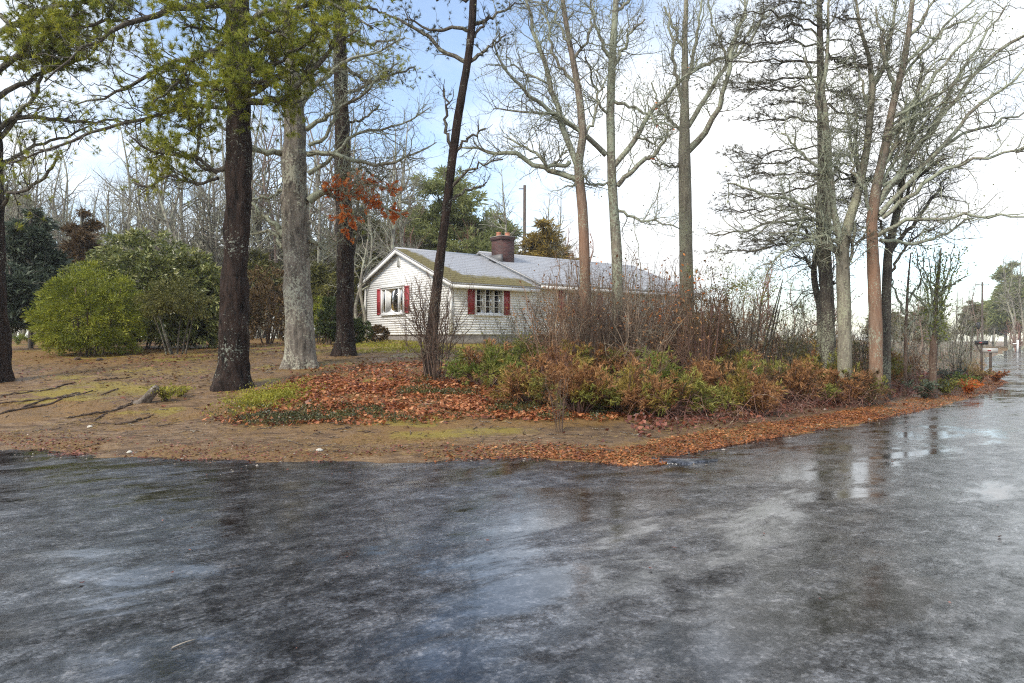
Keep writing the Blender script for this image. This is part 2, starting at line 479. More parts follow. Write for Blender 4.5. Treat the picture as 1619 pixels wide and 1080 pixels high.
# how much each grain and each patch shines
sheen = mathn(nt, 'MULTIPLY', ramp(nt, n_wear, [(0.41, (0.14, 0.14, 0.14)), (0.48, (0.75, 0.75, 0.75)), (0.55, (2.4, 2.4, 2.4))]), ramp(nt, bw.outputs[0], [(0.25, (0.5, 0.5, 0.5)), (0.55, (0.9, 0.9, 0.9)), (0.75, (1.3, 1.3, 1.3))]))
sheen = mathn(nt, 'ADD', mathn(nt, 'MULTIPLY', sheen, mathn(nt, 'SUBTRACT', 1.0, mathn(nt, 'MULTIPLY', film, 0.75))), mathn(nt, 'MULTIPLY', film, 0.85))
n_band = noise(nt, pw, 0.55, 5, 0.6, 0.4, (0.35, 1.5, 1, dirn))          # wheel paths, polished or scoured
sheen = mathn(nt, 'MULTIPLY', sheen, maprange(nt, n_band, 0.38, 0.58, 0.60, 2.0))
L_.new(sheen, b.inputs['Specular IOR Level'])
b.inputs['IOR'].default_value = 1.5
L_.new(maprange(nt, film, 0, 1, 0.24, 0.06), b.inputs['Roughness'])
hgt = mathn(nt, 'ADD', mathn(nt, 'MULTIPLY', n_grit, 0.8), mathn(nt, 'ADD', mathn(nt, 'MULTIPLY', v_agg, -0.7), mathn(nt, 'MULTIPLY', n_wear, 3.0)))
bp = bump(nt, b, hgt, 0.5, 0.0022)
L_.new(maprange(nt, film, 0, 1, 0.9, 0.10), bp.inputs['Strength'])
M_ROAD = m
outer = [(-300, -60), (-80, -60), (-20, -60), (-7.8, -60), (-6, -60), (-4.3, -60), (-2.6, -60), (-0.9, -60), (0.2, -60), (0.9, -60), (4, -60), (8, -60), (16, -60), (26, -60),
         (40, -60), (42, -10), (34, 8), (32, 18), (32.5, 24), (33.5, 29), (36, 36), (39, 40), (53, 62), (76, 96), (95, 126.5), (126, 177), (176, 267), (256, 499)]
tan = np.gradient(YARD, axis=0); tan /= np.linalg.norm(tan, axis=1, keepdims=True)
inner = YARD + np.stack([-tan[:, 1], tan[:, 0]], 1) * 0.8
inner[8:14] = [(0.2, 10.3), (0.6, 10.45), (1.0, 10.6), (1.4, 10.8), (1.8, 11.0), (2.2, 11.2)]
n = len(inner)
V = [(x, y, 0.0) for x, y in inner] + [(x, y, 0.0) for x, y in outer]
road = obj('road', make_mesh('road', V, [np.array([[i, n + i, n + i + 1, i + 1] for i in range(n - 1)])], M_ROAD))
tag(road, kind='structure')

# ------------------------------------------------------------------ the house
M_SIDING = mat_plain('white_siding', (0.83, 0.835, 0.82), 0.55, 0.05, 1.5)
M_TRIM = mat_plain('white_trim', (0.80, 0.80, 0.78), 0.5, 0.04, 2.0)
M_SHUT = mat_plain('red_shutter', (0.30, 0.028, 0.035), 0.5, 0.12, 4.0)
M_FOUND = mat_plain('foundation', (0.22, 0.20, 0.18), 0.85, 0.25, 5.0, bstr=0.4)
M_COPPER = mat_plain('lead_flashing', (0.12, 0.12, 0.12), 0.5, 0.2, 4.0)
M_POT = mat_plain('terracotta', (0.42, 0.17, 0.10), 0.75, 0.25, 9.0)
M_VENT = mat_plain('grey_vent', (0.42, 0.42, 0.38), 0.6, 0.1)
M_CURT = mat_plain('pale_curtain', (0.55, 0.52, 0.45), 0.9, 0.1, 8)
def mat_glass():
    m, nt, N, L, b = new_mat('window_glass')
    b.inputs['Base Color'].default_value = (0.9, 0.92, 0.92, 1)
    b.inputs['Roughness'].default_value = 0.02
    b.inputs['Transmission Weight'].default_value = 1.0
    b.inputs['IOR'].default_value = 1.22
    return m
M_GLASS = mat_glass()
M_ROOM = mat_plain('room_shade_panel', (0.06, 0.043, 0.03), 0.9, 0.5, 2.5)  # flat panel behind the panes; the room's dimness is put into its colour
def mat_shingle():
    m, nt, N, L, b = new_mat('wet_shingle')
    g = position(nt); p = g.outputs['Position']
    n1 = noise(nt, p, 14, 5, 0.7); n2 = noise(nt, p, 0.7, 4)
    c = ramp(nt, n1, [(0.3, (0.30, 0.305, 0.315)), (0.7, (0.50, 0.505, 0.515))])
    c = mixc(nt, 0.25, c, ramp(nt, g.outputs['Random Per Island'], [(0, (0.7, 0.7, 0.72)), (1, (1, 1, 1))]), 'MULTIPLY')
    ms = noise(nt, p, 3.5, 6, 0.7)
    k = maprange(nt, mathn(nt, 'ADD', attr(nt, 'moss'), mathn(nt, 'MULTIPLY', mathn(nt, 'SUBTRACT', ms, 0.5), 1.2)), 0.42, 0.68, 0, 0.95)
    c = mixc(nt, k, c, ramp(nt, n1, [(0.3, (0.07, 0.06, 0.016)), (0.7, (0.24, 0.19, 0.045))]))
    L.new(c, b.inputs['Base Color'])
    L.new(maprange(nt, k, 0, 1, 0.24, 0.85), b.inputs['Roughness'])
    b.inputs['Specular IOR Level'].default_value = 0.7
    bump(nt, b, n1, 0.4, 0.02)
    return m
M_SHINGLE = mat_shingle()
def mat_brick():
    m, nt, N, L, b = new_mat('old_brick')
    tc = N.new('ShaderNodeTexCoord')
    br = N.new('ShaderNodeTexBrick'); br.inputs['Scale'].default_value = 1.0
    br.inputs['Brick Width'].default_value = 0.21; br.inputs['Row Height'].default_value = 0.072; br.inputs['Mortar Size'].default_value = 0.008
    br.inputs['Color1'].default_value = (0.10, 0.030, 0.025, 1); br.inputs['Color2'].default_value = (0.055, 0.022, 0.020, 1)
    br.inputs['Mortar'].default_value = (0.11, 0.085, 0.075, 1)
    cx = N.new('ShaderNodeSeparateXYZ'); L.new(tc.outputs['Object'], cx.inputs[0])
    cb = N.new('ShaderNodeCombineXYZ')
    L.new(mathn(nt, 'ADD', cx.outputs['X'], cx.outputs['Y']), cb.inputs[0]); L.new(cx.outputs['Z'], cb.inputs[1])
    L.new(cb.outputs[0], br.inputs['Vector'])
    n1 = noise(nt, tc.outputs['Object'], 2.5, 5)
    c = mixc(nt, 0.7, br.outputs['Color'], ramp(nt, n1, [(0.3, (0.35, 0.33, 0.33)), (0.65, (1.1, 1, 1))]), 'MULTIPLY')
    L.new(c, b.inputs['Base Color']); b.inputs['Roughness'].default_value = 0.75
    bump(nt, b, br.outputs['Fac'], -0.4, 0.01)
    return m
M_BRICK = mat_brick()

HM = np.array([-5.66, 35.1]); HA = math.atan2(-0.79, 0.61)
HZ0 = 1.60                                     # ground level at the house
house = thing('ranch_house', 'white clapboard house with red shutters, brick chimney and wet mossy roof', 'house', (HM[0], HM[1], HZ0), rz=HA)
XL, XR, L1, L2 = -3.95, 4.75, 5.0, 17.0        # left wall, right wall, end of first block, end of second
RZ = 6.23 - HZ0; SL, SR = 0.36, 0.39           # ridge height and pitches
W0 = 1.86 - HZ0                                # bottom of the boards
DR = 0.20                                      # the second block's roof stands this much higher
EL, ER = XL - 0.35, XR + 0.5
def roof_z(x, d=0.0): return RZ + d - (-x * SL if x < 0 else x * SR)

def part(name, geo, mat, parent, smooth=False, attrs=None):
    return obj(name, geo.mesh(name, mat, smooth, attrs=attrs), parent)

g = Geo()
g.prism([(XL, W0), (XR, W0), (XR, roof_z(XR) - 0.10), (0, RZ - 0.10), (XL, roof_z(XL) - 0.10)], 0.0, L1)
g.prism([(XL, W0), (XR, W0), (XR, roof_z(XR) - 0.10 + DR), (0, RZ - 0.10 + DR), (XL, roof_z(XL) - 0.10 + DR)], L1 + 0.002, L2)
wall = part('wall', g, M_SIDING, house)
g = Geo(); g.box((XL + 0.04, 0.04, -0.3), (XR - 0.04, L2 - 0.04, W0 + 0.01)); part('foundation', g, M_FOUND, house)
EXP = 0.115
def clap_front(x0, x1, z0, x0t=None, x1t=None):
    """one board on the gable face (y = 0, facing -y)"""
    x0t = x0 if x0t is None else x0t; x1t = x1 if x1t is None else x1t
    z1 = z0 + EXP
    V = [(x0, -0.015, z0), (x1, -0.015, z0), (x1t, -0.005, z1), (x0t, -0.005, z1), (x0, 0.0, z0), (x1, 0.0, z0), (x1t, 0.0, z1), (x0t, 0.0, z1)]
    return Geo().add(V, np.array([[0,1,2,3],[4,7,6,5],[0,4,5,1],[3,2,6,7],[0,3,7,4],[1,5,6,2]]))
z = W0
while z < RZ - 0.25:
    def lim(zz): return (max(XL, -(RZ - 0.13 - zz) / SL), min(XR, (RZ - 0.13 - zz) / SR))
    a, b_ = lim(z); at, bt = lim(z + EXP)
    if bt - at < 0.1: break
    part('clapboard', clap_front(a, b_, z, at, bt), M_SIDING, wall)
    z += EXP
def clap_side(y0, y1):
    V = [(0.015, y0, 0), (0.015, y1, 0), (0.005, y1, EXP), (0.005, y0, EXP), (0, y0, 0), (0, y1, 0), (0, y1, EXP), (0, y0, EXP)]
    return Geo().add(V, np.array([[0,1,2,3],[4,7,6,5],[0,4,5,1],[3,2,6,7],[0,3,7,4],[1,5,6,2]]))
for (y0, y1, top) in ((0.0, L1, roof_z(XR) - 0.16), (L1, L2, roof_z(XR) - 0.16 + DR)):
    me = clap_side(y0 + 0.0, y1).mesh('clapboard', M_SIDING)
    z = W0
    while z < top - EXP:
        obj('clapboard', me, wall, (XR, 0, z)); z += EXP
for x in (XL, XR):                              # corner boards
    g = Geo(); s_ = 1 if x > 0 else -1
    g.box((x - 0.10 if s_ > 0 else x - 0.03, -0.034, W0), (x + 0.03 if s_ > 0 else x + 0.10, 0.10, roof_z(x) - 0.14))
    part('corner_board', g, M_TRIM, house)

# roof: courses of shingles stepping down each slope
def roof_block(y0, y1, d, mossy):
    r = obj('roof', None, house) if False else None
    g = Geo()
    t = 0.09
    g.prism([(EL, roof_z(EL, d) - t), (0, RZ + d - t), (ER, roof_z(ER, d) - t), (ER, roof_z(ER, d)), (0, RZ + d), (EL, roof_z(EL, d))], y0, y1)
    base = part('roof', g, M_SHINGLE, house, attrs={'moss': np.zeros(12)})
    n = 17
    for side, e, sl in ((1, ER, SR), (-1, EL, SL)):
        for k in range(n):
            xa = e * (1 - k / n); xb = e * (1 - (k + 1) / n)
            nseg = max(2, int((y1 - y0) / 0.5))
            ys = np.linspace(y0 - 0.02, y1 + 0.02, nseg + 1)
            V = []; ms = []
            for yy in ys:
                za = roof_z(xa, d); zb = roof_z(xb, d)
                V += [(xa + 0.012 * side, yy, za + 0.002), (xa + 0.012 * side, yy, za + 0.024), (xb, yy, zb + 0.006)]
                mo = 0.0
                if mossy and side > 0:
                    tt = k / n
                    mo = max(1.0 - max(0, (yy - y0 - 0.25 - 1.0 * (1 - tt))) / 0.9, 0.95 - max(0, tt - 0.10) / 0.28 if yy < 4.4 else 0)
                    mo = min(1.0, max(0.0, mo))
                elif mossy: mo = 0.3
                ms += [mo] * 3
            q = []
            for i in range(nseg):
                o_ = 3 * i
                q += [[o_, o_ + 3, o_ + 4, o_ + 1], [o_ + 1, o_ + 4, o_ + 5, o_ + 2]]
            gg = Geo().add(V, np.array(q)); part('shingle_course', gg, M_SHINGLE, base, attrs={'moss': ms})
    gg = Geo().prism([(-0.14, RZ + d - 0.14 * SL + 0.012), (0, RZ + d + 0.035), (0.14, RZ + d - 0.14 * SR + 0.012), (0.14, RZ + d - 0.14 * SR + 0.03), (0, RZ + d + 0.06), (-0.14, RZ + d - 0.14 * SL + 0.03)], y0 - 0.01, y1 + 0.01)
    part('ridge_cap', gg, M_SHINGLE, base, attrs={'moss': np.full(12, 0.1)})
    # rake boards and eave boards
    for (xa, xb) in ((EL, 0.0), (0.0, ER)) if mossy else ():
        za, zb = roof_z(xa, d), roof_z(xb, d)
        gg = Geo().prism([(xa, za - 0.26), (xb, zb - 0.26), (xb, zb - 0.092), (xa, za - 0.092)], y0 + 0.004, y0 + 0.05)
        part('rake_board', gg, M_TRIM, house)
    for e in (EL, ER):
        s_ = 1 if e > 0 else -1
        lo, hi = sorted((e - 0.05 * s_, e - 0.004 * s_))
        gg = Geo().box((lo, y0 + 0.06, roof_z(e, d) - 0.25), (hi, y1 - 0.003, roof_z(e, d) - 0.095)); part('fascia', gg, M_TRIM, house)
        lo, hi = sorted((e - 0.06 * s_, (XR if s_ > 0 else XL) + 0.03 * s_))
        gg = Geo().box((lo, y0 + 0.06, roof_z(e, d) - 0.23), (hi, y1 - 0.003, roof_z(e, d) - 0.20)); part('soffit', gg, M_TRIM, house)
roof_block(-0.28, L1 - 0.15, 0.0, True)
roof_block(L1 - 0.145, L2 + 0.3, DR, False)

# chimney with corbelled head and two clay pots
g = Geo(); cx0, cx1, cy0, cy1, ct = 0.85, 1.75, 5.10, 5.95, 7.12 - HZ0
g.box((cx0, cy0, RZ - 1.0), (cx1, cy1, ct - 0.16)); g.box((cx0 - 0.04, cy0 - 0.04, ct - 0.16), (cx1 + 0.04, cy1 + 0.04, ct))
ch = part('chimney', g, M_BRICK, house)
g = Geo(); g.box((cx0 - 0.06, cy0 - 0.06, ct), (cx1 + 0.06, cy1 + 0.06, ct + 0.05)); part('chimney_cap', g, M_FOUND, ch)
for (px_, py_, h_) in ((1.10, 5.4, 0.24), (1.48, 5.7, 0.20)):
    zz = np.array([0, 0.03, 0.1, h_ - 0.05, h_]); rr_ = np.array([0.16, 0.17, 0.13, 0.12, 0.15])
    g = Geo().tubes(np.stack([np.full(5, px_), np.full(5, py_), ct + 0.05 + zz], 1), rr_, 12); part('chimney_pot', g, M_POT, ch, True)
g = Geo(); g.box((cx0 - 0.1, cy0 - 0.1, roof_z(cx1 + 0.1, DR)), (cx1 + 0.1, cy0 + 0.0 - 0.003, roof_z(cx0, DR) + 0.05)); part('flashing', g, M_COPPER, ch)

def window(frame_of, x0, x1, z0, z1, splits, shut=None, curtains=False, bars=0):
    """frame_of maps (across, out, up) to house coordinates"""
    def bx(a0, a1, o0, o1, u0, u1):
        g = Geo(); g.box((a0, o0, u0), (a1, o1, u1)); V = g.V[0]
        g.V[0] = np.array([frame_of(*v) for v in V]); return g
    fw = 0.09
    w = part('window', bx(x0 - fw, x1 + fw, 0.0, 0.028, z0 - fw, z1 + fw), M_ROOM, house)
    for a in ((x0 - fw, x0, z0 - fw, z1 + fw), (x1, x1 + fw, z0 - fw, z1 + fw), (x0, x1, z1, z1 + fw), (x0, x1, z0 - fw, z0)):
        part('frame', bx(a[0], a[1], 0.0, 0.075, a[2], a[3]), M_TRIM, w)
    part('sill', bx(x0 - fw - 0.04, x1 + fw + 0.04, 0.0, 0.13, z0 - fw - 0.05, z0 - fw - 0.002), M_TRIM, w)
    part('head_trim', bx(x0 - fw - 0.04, x1 + fw + 0.04, 0.0, 0.12, z1 + fw + 0.002, z1 + fw + 0.07), M_TRIM, w)
    xs = [x0] + splits + [x1]
    for i, (a, c) in enumerate(zip(xs[:-1], xs[1:])):
        lo, hi = a + (0.03 if i else 0), c - (0.03 if i < len(xs) - 2 else 0)
        part('pane', bx(lo, hi, 0.040, 0.046, z0, z1), M_GLASS, w)
        if curtains and (i == 0 or i == len(xs) - 2):
            part('curtain', bx(lo + (0 if i == 0 else (hi - lo) * 0.75), hi - ((hi - lo) * 0.7 if i == 0 else 0), 0.030, 0.034, z0, z1), M_CURT, w)
        for k in range(bars):
            zz = z0 + (z1 - z0) * (k + 1) / (bars + 1)
            part('muntin', bx(lo, hi, 0.047, 0.055, zz - 0.012, zz + 0.012), M_TRIM, w)
        if bars:
            part('muntin', bx((lo + hi) / 2 - 0.012, (lo + hi) / 2 + 0.012, 0.0475, 0.0555, z0, z1), M_TRIM, w)
    for sp in splits:
        part('mullion', bx(sp - 0.03, sp + 0.03, 0.0, 0.07, z0, z1), M_TRIM, w)
    for (a, c) in shut or ():
        sh = part('shutter', bx(a, c, 0.024, 0.045, z0 - 0.08, z1 + 0.08), M_SHUT, house)
        zm = (z0 + z1) / 2
        for (u0, u1) in ((z0 - 0.08, z0 + 0.0), (zm - 0.05, zm + 0.05), (z1 + 0.0, z1 + 0.08)):
            part('rail', bx(a + 0.06, c - 0.06, 0.045, 0.062, u0, u1), M_SHUT, sh)
        for (s0, s1) in ((a, a + 0.06), (c - 0.06, c)):
            part('stile', bx(s0, s1, 0.045, 0.063, z0 - 0.08, z1 + 0.08), M_SHUT, sh)
front = lambda a, o, u: (a, -0.0 - o, u)
side = lambda a, o, u: (XR + o, a, u)
zt, zb = 4.22 - HZ0, 3.02 - HZ0
window(front, -1.86, 0.42, zb, zt, [-1.42, -0.05], [(-2.42, -2.02), (0.60, 1.02)], curtains=True)
window(side, 1.38, 2.85, 2.88 - HZ0, 3.98 - HZ0, [1.87, 2.36], [(0.90, 1.26), (2.97, 3.33)], bars=3)
window(side, 7.0, 9.0, 2.85 - HZ0, 4.05 - HZ0, [7.66, 8.33], [(6.45, 6.85), (9.15, 9.55)], bars=3)
window(side, 13.0, 14.2, 2.95 - HZ0, 4.05 - HZ0, [13.6], None, bars=2)
# attic vent
g = Geo(); g.box((-0.20, -0.05, 5.30 - HZ0), (0.08, -0.002, 5.82 - HZ0)); v_ = part('attic_vent', g, M_TRIM, house)
me = Geo().box((-0.16, -0.075, 0), (0.04, -0.052, 0.03)).mesh('louvre', M_VENT)
for k in range(9): obj('louvre', me, v_, (0, 0, 5.335 - HZ0 + k * 0.052))

# ------------------------------------------------------------------ growing plants
def resample(pts, K):
    pts = np.asarray(pts, float)
    d = np.concatenate([[0], np.cumsum(np.linalg.norm(np.diff(pts[:, :3], axis=0), axis=1))])
    t = np.linspace(0, d[-1], K)
    return np.stack([np.interp(t, d, pts[:, i]) for i in range(pts.shape[1])], 1)

def smooth_line(pts, K, it=2):
    p = resample(pts, K)
    for _ in range(it):
        p[1:-1] = 0.25 * p[:-2] + 0.5 * p[1:-1] + 0.25 * p[2:]
    return p

def grow(P, R, rng, per_m=2.0, length=(0.4, 0.9), angle=(30, 65), K=5, r0=0.01, rk=0.6, up=0.05, wig=0.12, t0=0.15, t1=1.0, flat=0.0, taper=0.35, tipscale=0.5):
    """side branches on a set of polylines (M,K,3)"""
    M, k, _ = P.shape
    if M == 0: return np.zeros((0, K, 3)), np.zeros((0, K))
    Lp = np.linalg.norm(np.diff(P, axis=1), axis=2).sum(1)
    cnt = np.floor(Lp * (t1 - t0) * per_m + rng.random(M)).astype(int)
    idx = np.repeat(np.arange(M), cnt); n = len(idx)
    if n == 0: return np.zeros((0, K, 3)), np.zeros((0, K))
    t = rng.uniform(t0, t1, n); f = t * (k - 1); i = np.minimum(f.astype(int), k - 2); w = (f - i)[:, None]
    pos = P[idx, i] * (1 - w) + P[idx, i + 1] * w
    rad = R[idx, i] * (1 - w[:, 0]) + R[idx, i + 1] * w[:, 0]
    tg = nrm(P[idx, i + 1] - P[idx, i])
    rv = rng.normal(size=(n, 3)); rv[:, 2] *= (1 - flat)
    pr = nrm(rv - (rv * tg).sum(1, keepdims=True) * tg)
    a = np.radians(rng.uniform(*angle, n))[:, None]
    d = nrm(np.cos(a) * tg + np.sin(a) * pr)
    ln = rng.uniform(*length, n) * (1 - (1 - tipscale) * t)
    out = np.zeros((n, K, 3)); out[:, 0] = pos
    for j in range(1, K):
        d = d + rng.normal(size=(n, 3)) * wig
        d[:, 2] += up
        if flat: d[:, 2] *= (1 - flat * 0.3)
        d = nrm(d)
        out[:, j] = out[:, j - 1] + d * (ln / (K - 1))[:, None]
    rs = np.minimum(rad * rk, r0)
    rr = rs[:, None] * np.linspace(1, taper, K)[None, :]
    return out, rr

def tips(P, rng, per=2, t0=0.5):
    """points and directions along the ends of twigs"""
    M, k, _ = P.shape
    idx = np.repeat(np.arange(M), per); t = rng.uniform(t0, 1.0, len(idx)); t[::per] = 1.0
    f = t * (k - 1); i = np.minimum(f.astype(int), k - 2); w = (f - i)[:, None]
    return P[idx, i] * (1 - w) + P[idx, i + 1] * w, nrm(P[idx, i + 1] - P[idx, i])

def rand_perp(d, rng):
    v = rng.normal(size=d.shape)
    return nrm(v - (v * d).sum(1, keepdims=True) * d)

def needles(g, pos, d, rng, n=20, length=(0.07, 0.12), width=0.005, spread=(15, 75), m=0):
    """tufts of needles fanning out round each twig end"""
    p = np.repeat(pos, n, axis=0); dd = np.repeat(d, n, axis=0)
    a = np.radians(rng.uniform(*spread, len(p)))[:, None]
    x = nrm(np.cos(a) * dd + np.sin(a) * rand_perp(dd, rng))
    l = rng.uniform(*length, len(p))[:, None]
    s = rand_perp(x, rng) * width
    p = p - dd * rng.uniform(0, 0.05, len(p))[:, None]
    g.tris(p - s, p + s, p + x * l, m)

def leaves(g, pos, rng, size=(0.04, 0.08), ratio=0.5, d=None, jit=0.0, m=0, droop=0.0, flatn=None, fold=0.12):
    n = len(pos)
    if d is None: d = nrm(rng.normal(size=(n, 3)))
    d = nrm(d + rng.normal(size=(n, 3)) * jit + np.array([0, 0, -droop]))
    l = rng.uniform(*size, n)[:, None] * 0.5
    s = rand_perp(d, rng)
    if flatn is not None:
        s = nrm(np.cross(d, nrm(flatn + rng.normal(size=(n, 3)) * 0.35)))
    up = np.cross(s, d)
    g.quads(pos, d * l, s * l * ratio, m, up * l * fold * rng.uniform(-1, 2.0, n)[:, None])

# barks and foliage
LICH = (0.34, 0.37, 0.27)
B_PINE = mat_bark('dark_pine_bark', (0.005, 0.004, 0.0035), (0.042, 0.027, 0.021), (0.26, 0.28, 0.23), 0.13, 11, 1.0, spec=0.12)
B_OAK = mat_bark('grey_oak_bark', (0.045, 0.038, 0.030), (0.25, 0.215, 0.175), (0.40, 0.40, 0.31), 0.34, 10, 1.0)
B_LICH = mat_bark('lichened_bark', (0.09, 0.078, 0.058), (0.24, 0.21, 0.16), LICH, 0.62, 11, 0.7)
B_RED = mat_bark('rusty_bark', (0.08, 0.06, 0.045), (0.24, 0.19, 0.145), LICH, 0.25, 16, 0.8, tint=(0.32, 0.18, 0.11))
B_GREY = mat_bark('grey_green_bark', (0.11, 0.095, 0.07), (0.27, 0.24, 0.18), (0.33, 0.33, 0.22), 0.42, 16, 0.7)
B_DARK = mat_bark('dark_branch_bark', (0.03, 0.024, 0.02), (0.10, 0.082, 0.064), (0.26, 0.27, 0.19), 0.34, 16, 0.7)
B_BROWN = mat_bark('brown_shrub_bark', (0.05, 0.032, 0.024), (0.16, 0.105, 0.075), (0.3, 0.28, 0.2), 0.25, 11, 0.5)
B_FAR = mat_bark('far_bark', (0.11, 0.095, 0.08), (0.25, 0.225, 0.185), (0.36, 0.37, 0.27), 0.5, 4, 0.3)
L_PINE = mat_leaf('pine_needles', [(0.1, (0.08, 0.115, 0.02)), (0.45, (0.26, 0.30, 0.035)), (0.85, (0.54, 0.51, 0.07))], 0.5, 0.42, 0.9)
L_PINED = mat_leaf('dark_pine_needles', [(0.1, (0.035, 0.045, 0.022)), (0.5, (0.075, 0.085, 0.04)), (0.9, (0.15, 0.15, 0.07))], 0.5, 0.25, 0.6)
L_SPRAY = mat_leaf('grey_spray_needles', [(0.1, (0.06, 0.055, 0.045)), (0.5, (0.11, 0.105, 0.075)), (0.9, (0.22, 0.20, 0.11))], 0.6, 0.2, 0.6)
L_WPINE = mat_leaf('soft_green_needles', [(0.1, (0.13, 0.155, 0.055)), (0.5, (0.28, 0.31, 0.11)), (0.9, (0.44, 0.45, 0.19))], 0.6, 0.45, 0.3)
L_OAK = mat_leaf('rust_oak_leaves', [(0.1, (0.42, 0.10, 0.02)), (0.5, (0.70, 0.20, 0.04)), (0.9, (0.82, 0.36, 0.10))], 0.5, 0.45, 1.5)
L_BUD = mat_leaf('lichen_tufts', [(0.1, (0.16, 0.17, 0.09)), (0.5, (0.30, 0.32, 0.17)), (0.9, (0.42, 0.44, 0.24))], 0.8, 0.3, 1.0)

def trunk_mesh(g, line, rad, base_z, sides=28, step=0.10, flare=0.35, lobes=6, rough=0.10, seed=1):
    """a trunk with buttressed foot and furrowed plates"""
    L = np.linalg.norm(np.diff(line, axis=0), axis=1).sum()
    K = max(12, int(L / step))
    pr = smooth_line(np.column_stack([line, rad]), K, 3)
    P, R = pr[:, :3], pr[:, 3]
    T = nrm(np.gradient(P, axis=0))
    U = nrm(np.cross(T, np.array([0, 1.0, 0]))); V = np.cross(T, U)
    a = np.arange(sides) / sides * 2 * np.pi
    h = P[:, 2] - base_z
    fl = flare * np.exp(-np.maximum(h, 0) / 0.28)[:, None] * (0.75 + 0.45 * np.cos(a * lobes + seed)[None, :] + 0.3 * np.cos(a * (lobes - 3) + 2 * seed)[None, :])
    aa = np.broadcast_to(a[None, :], (K, sides)); hh = np.broadcast_to(h[:, None], (K, sides))
    nz = vnoise(aa / (2 * np.pi) * 13 + 0.35 * np.sin(hh * 5), hh * 2.2, seed) - 0.5
    nz2 = vnoise(aa / (2 * np.pi) * 26, hh * 6.0, seed + 5) - 0.5
    nz2 = nz2 + 1.2 * (vnoise(aa / (2 * np.pi) * 5, hh * 1.1, seed + 9) - 0.5)
    rr = R[:, None] * (1 + fl + rough * nz * 1.4 + rough * 0.8 * nz2)
    ring = P[:, None, :] + rr[..., None] * (np.cos(a)[None, :, None] * U[:, None, :] + np.sin(a)[None, :, None] * V[:, None, :])
    i = np.arange(sides)[None, :]; j = (i + 1) % sides; k = (np.arange(K - 1) * sides)[:, None]
    q = np.stack([k + i, k + j, k + sides + j, k + sides + i], -1).reshape(-1, 4)
    g.add(ring.reshape(-1, 3), [q, ((K - 1) * sides + np.arange(sides))[None, :]])
    return P, R

def trace(pts, Y, K, y_off=0.0):
    """photo-traced line [(px, py, width px, depth offset m)] -> points and radii in the world"""
    out = []
    for p in pts:
        d = Y + y_off + (p[3] if len(p) > 3 else 0.0)
        w = W(p[0], p[1], d)
        out.append([*w, p[2] / F * d * 0.41])
    return smooth_line(np.array(out), K, 1)

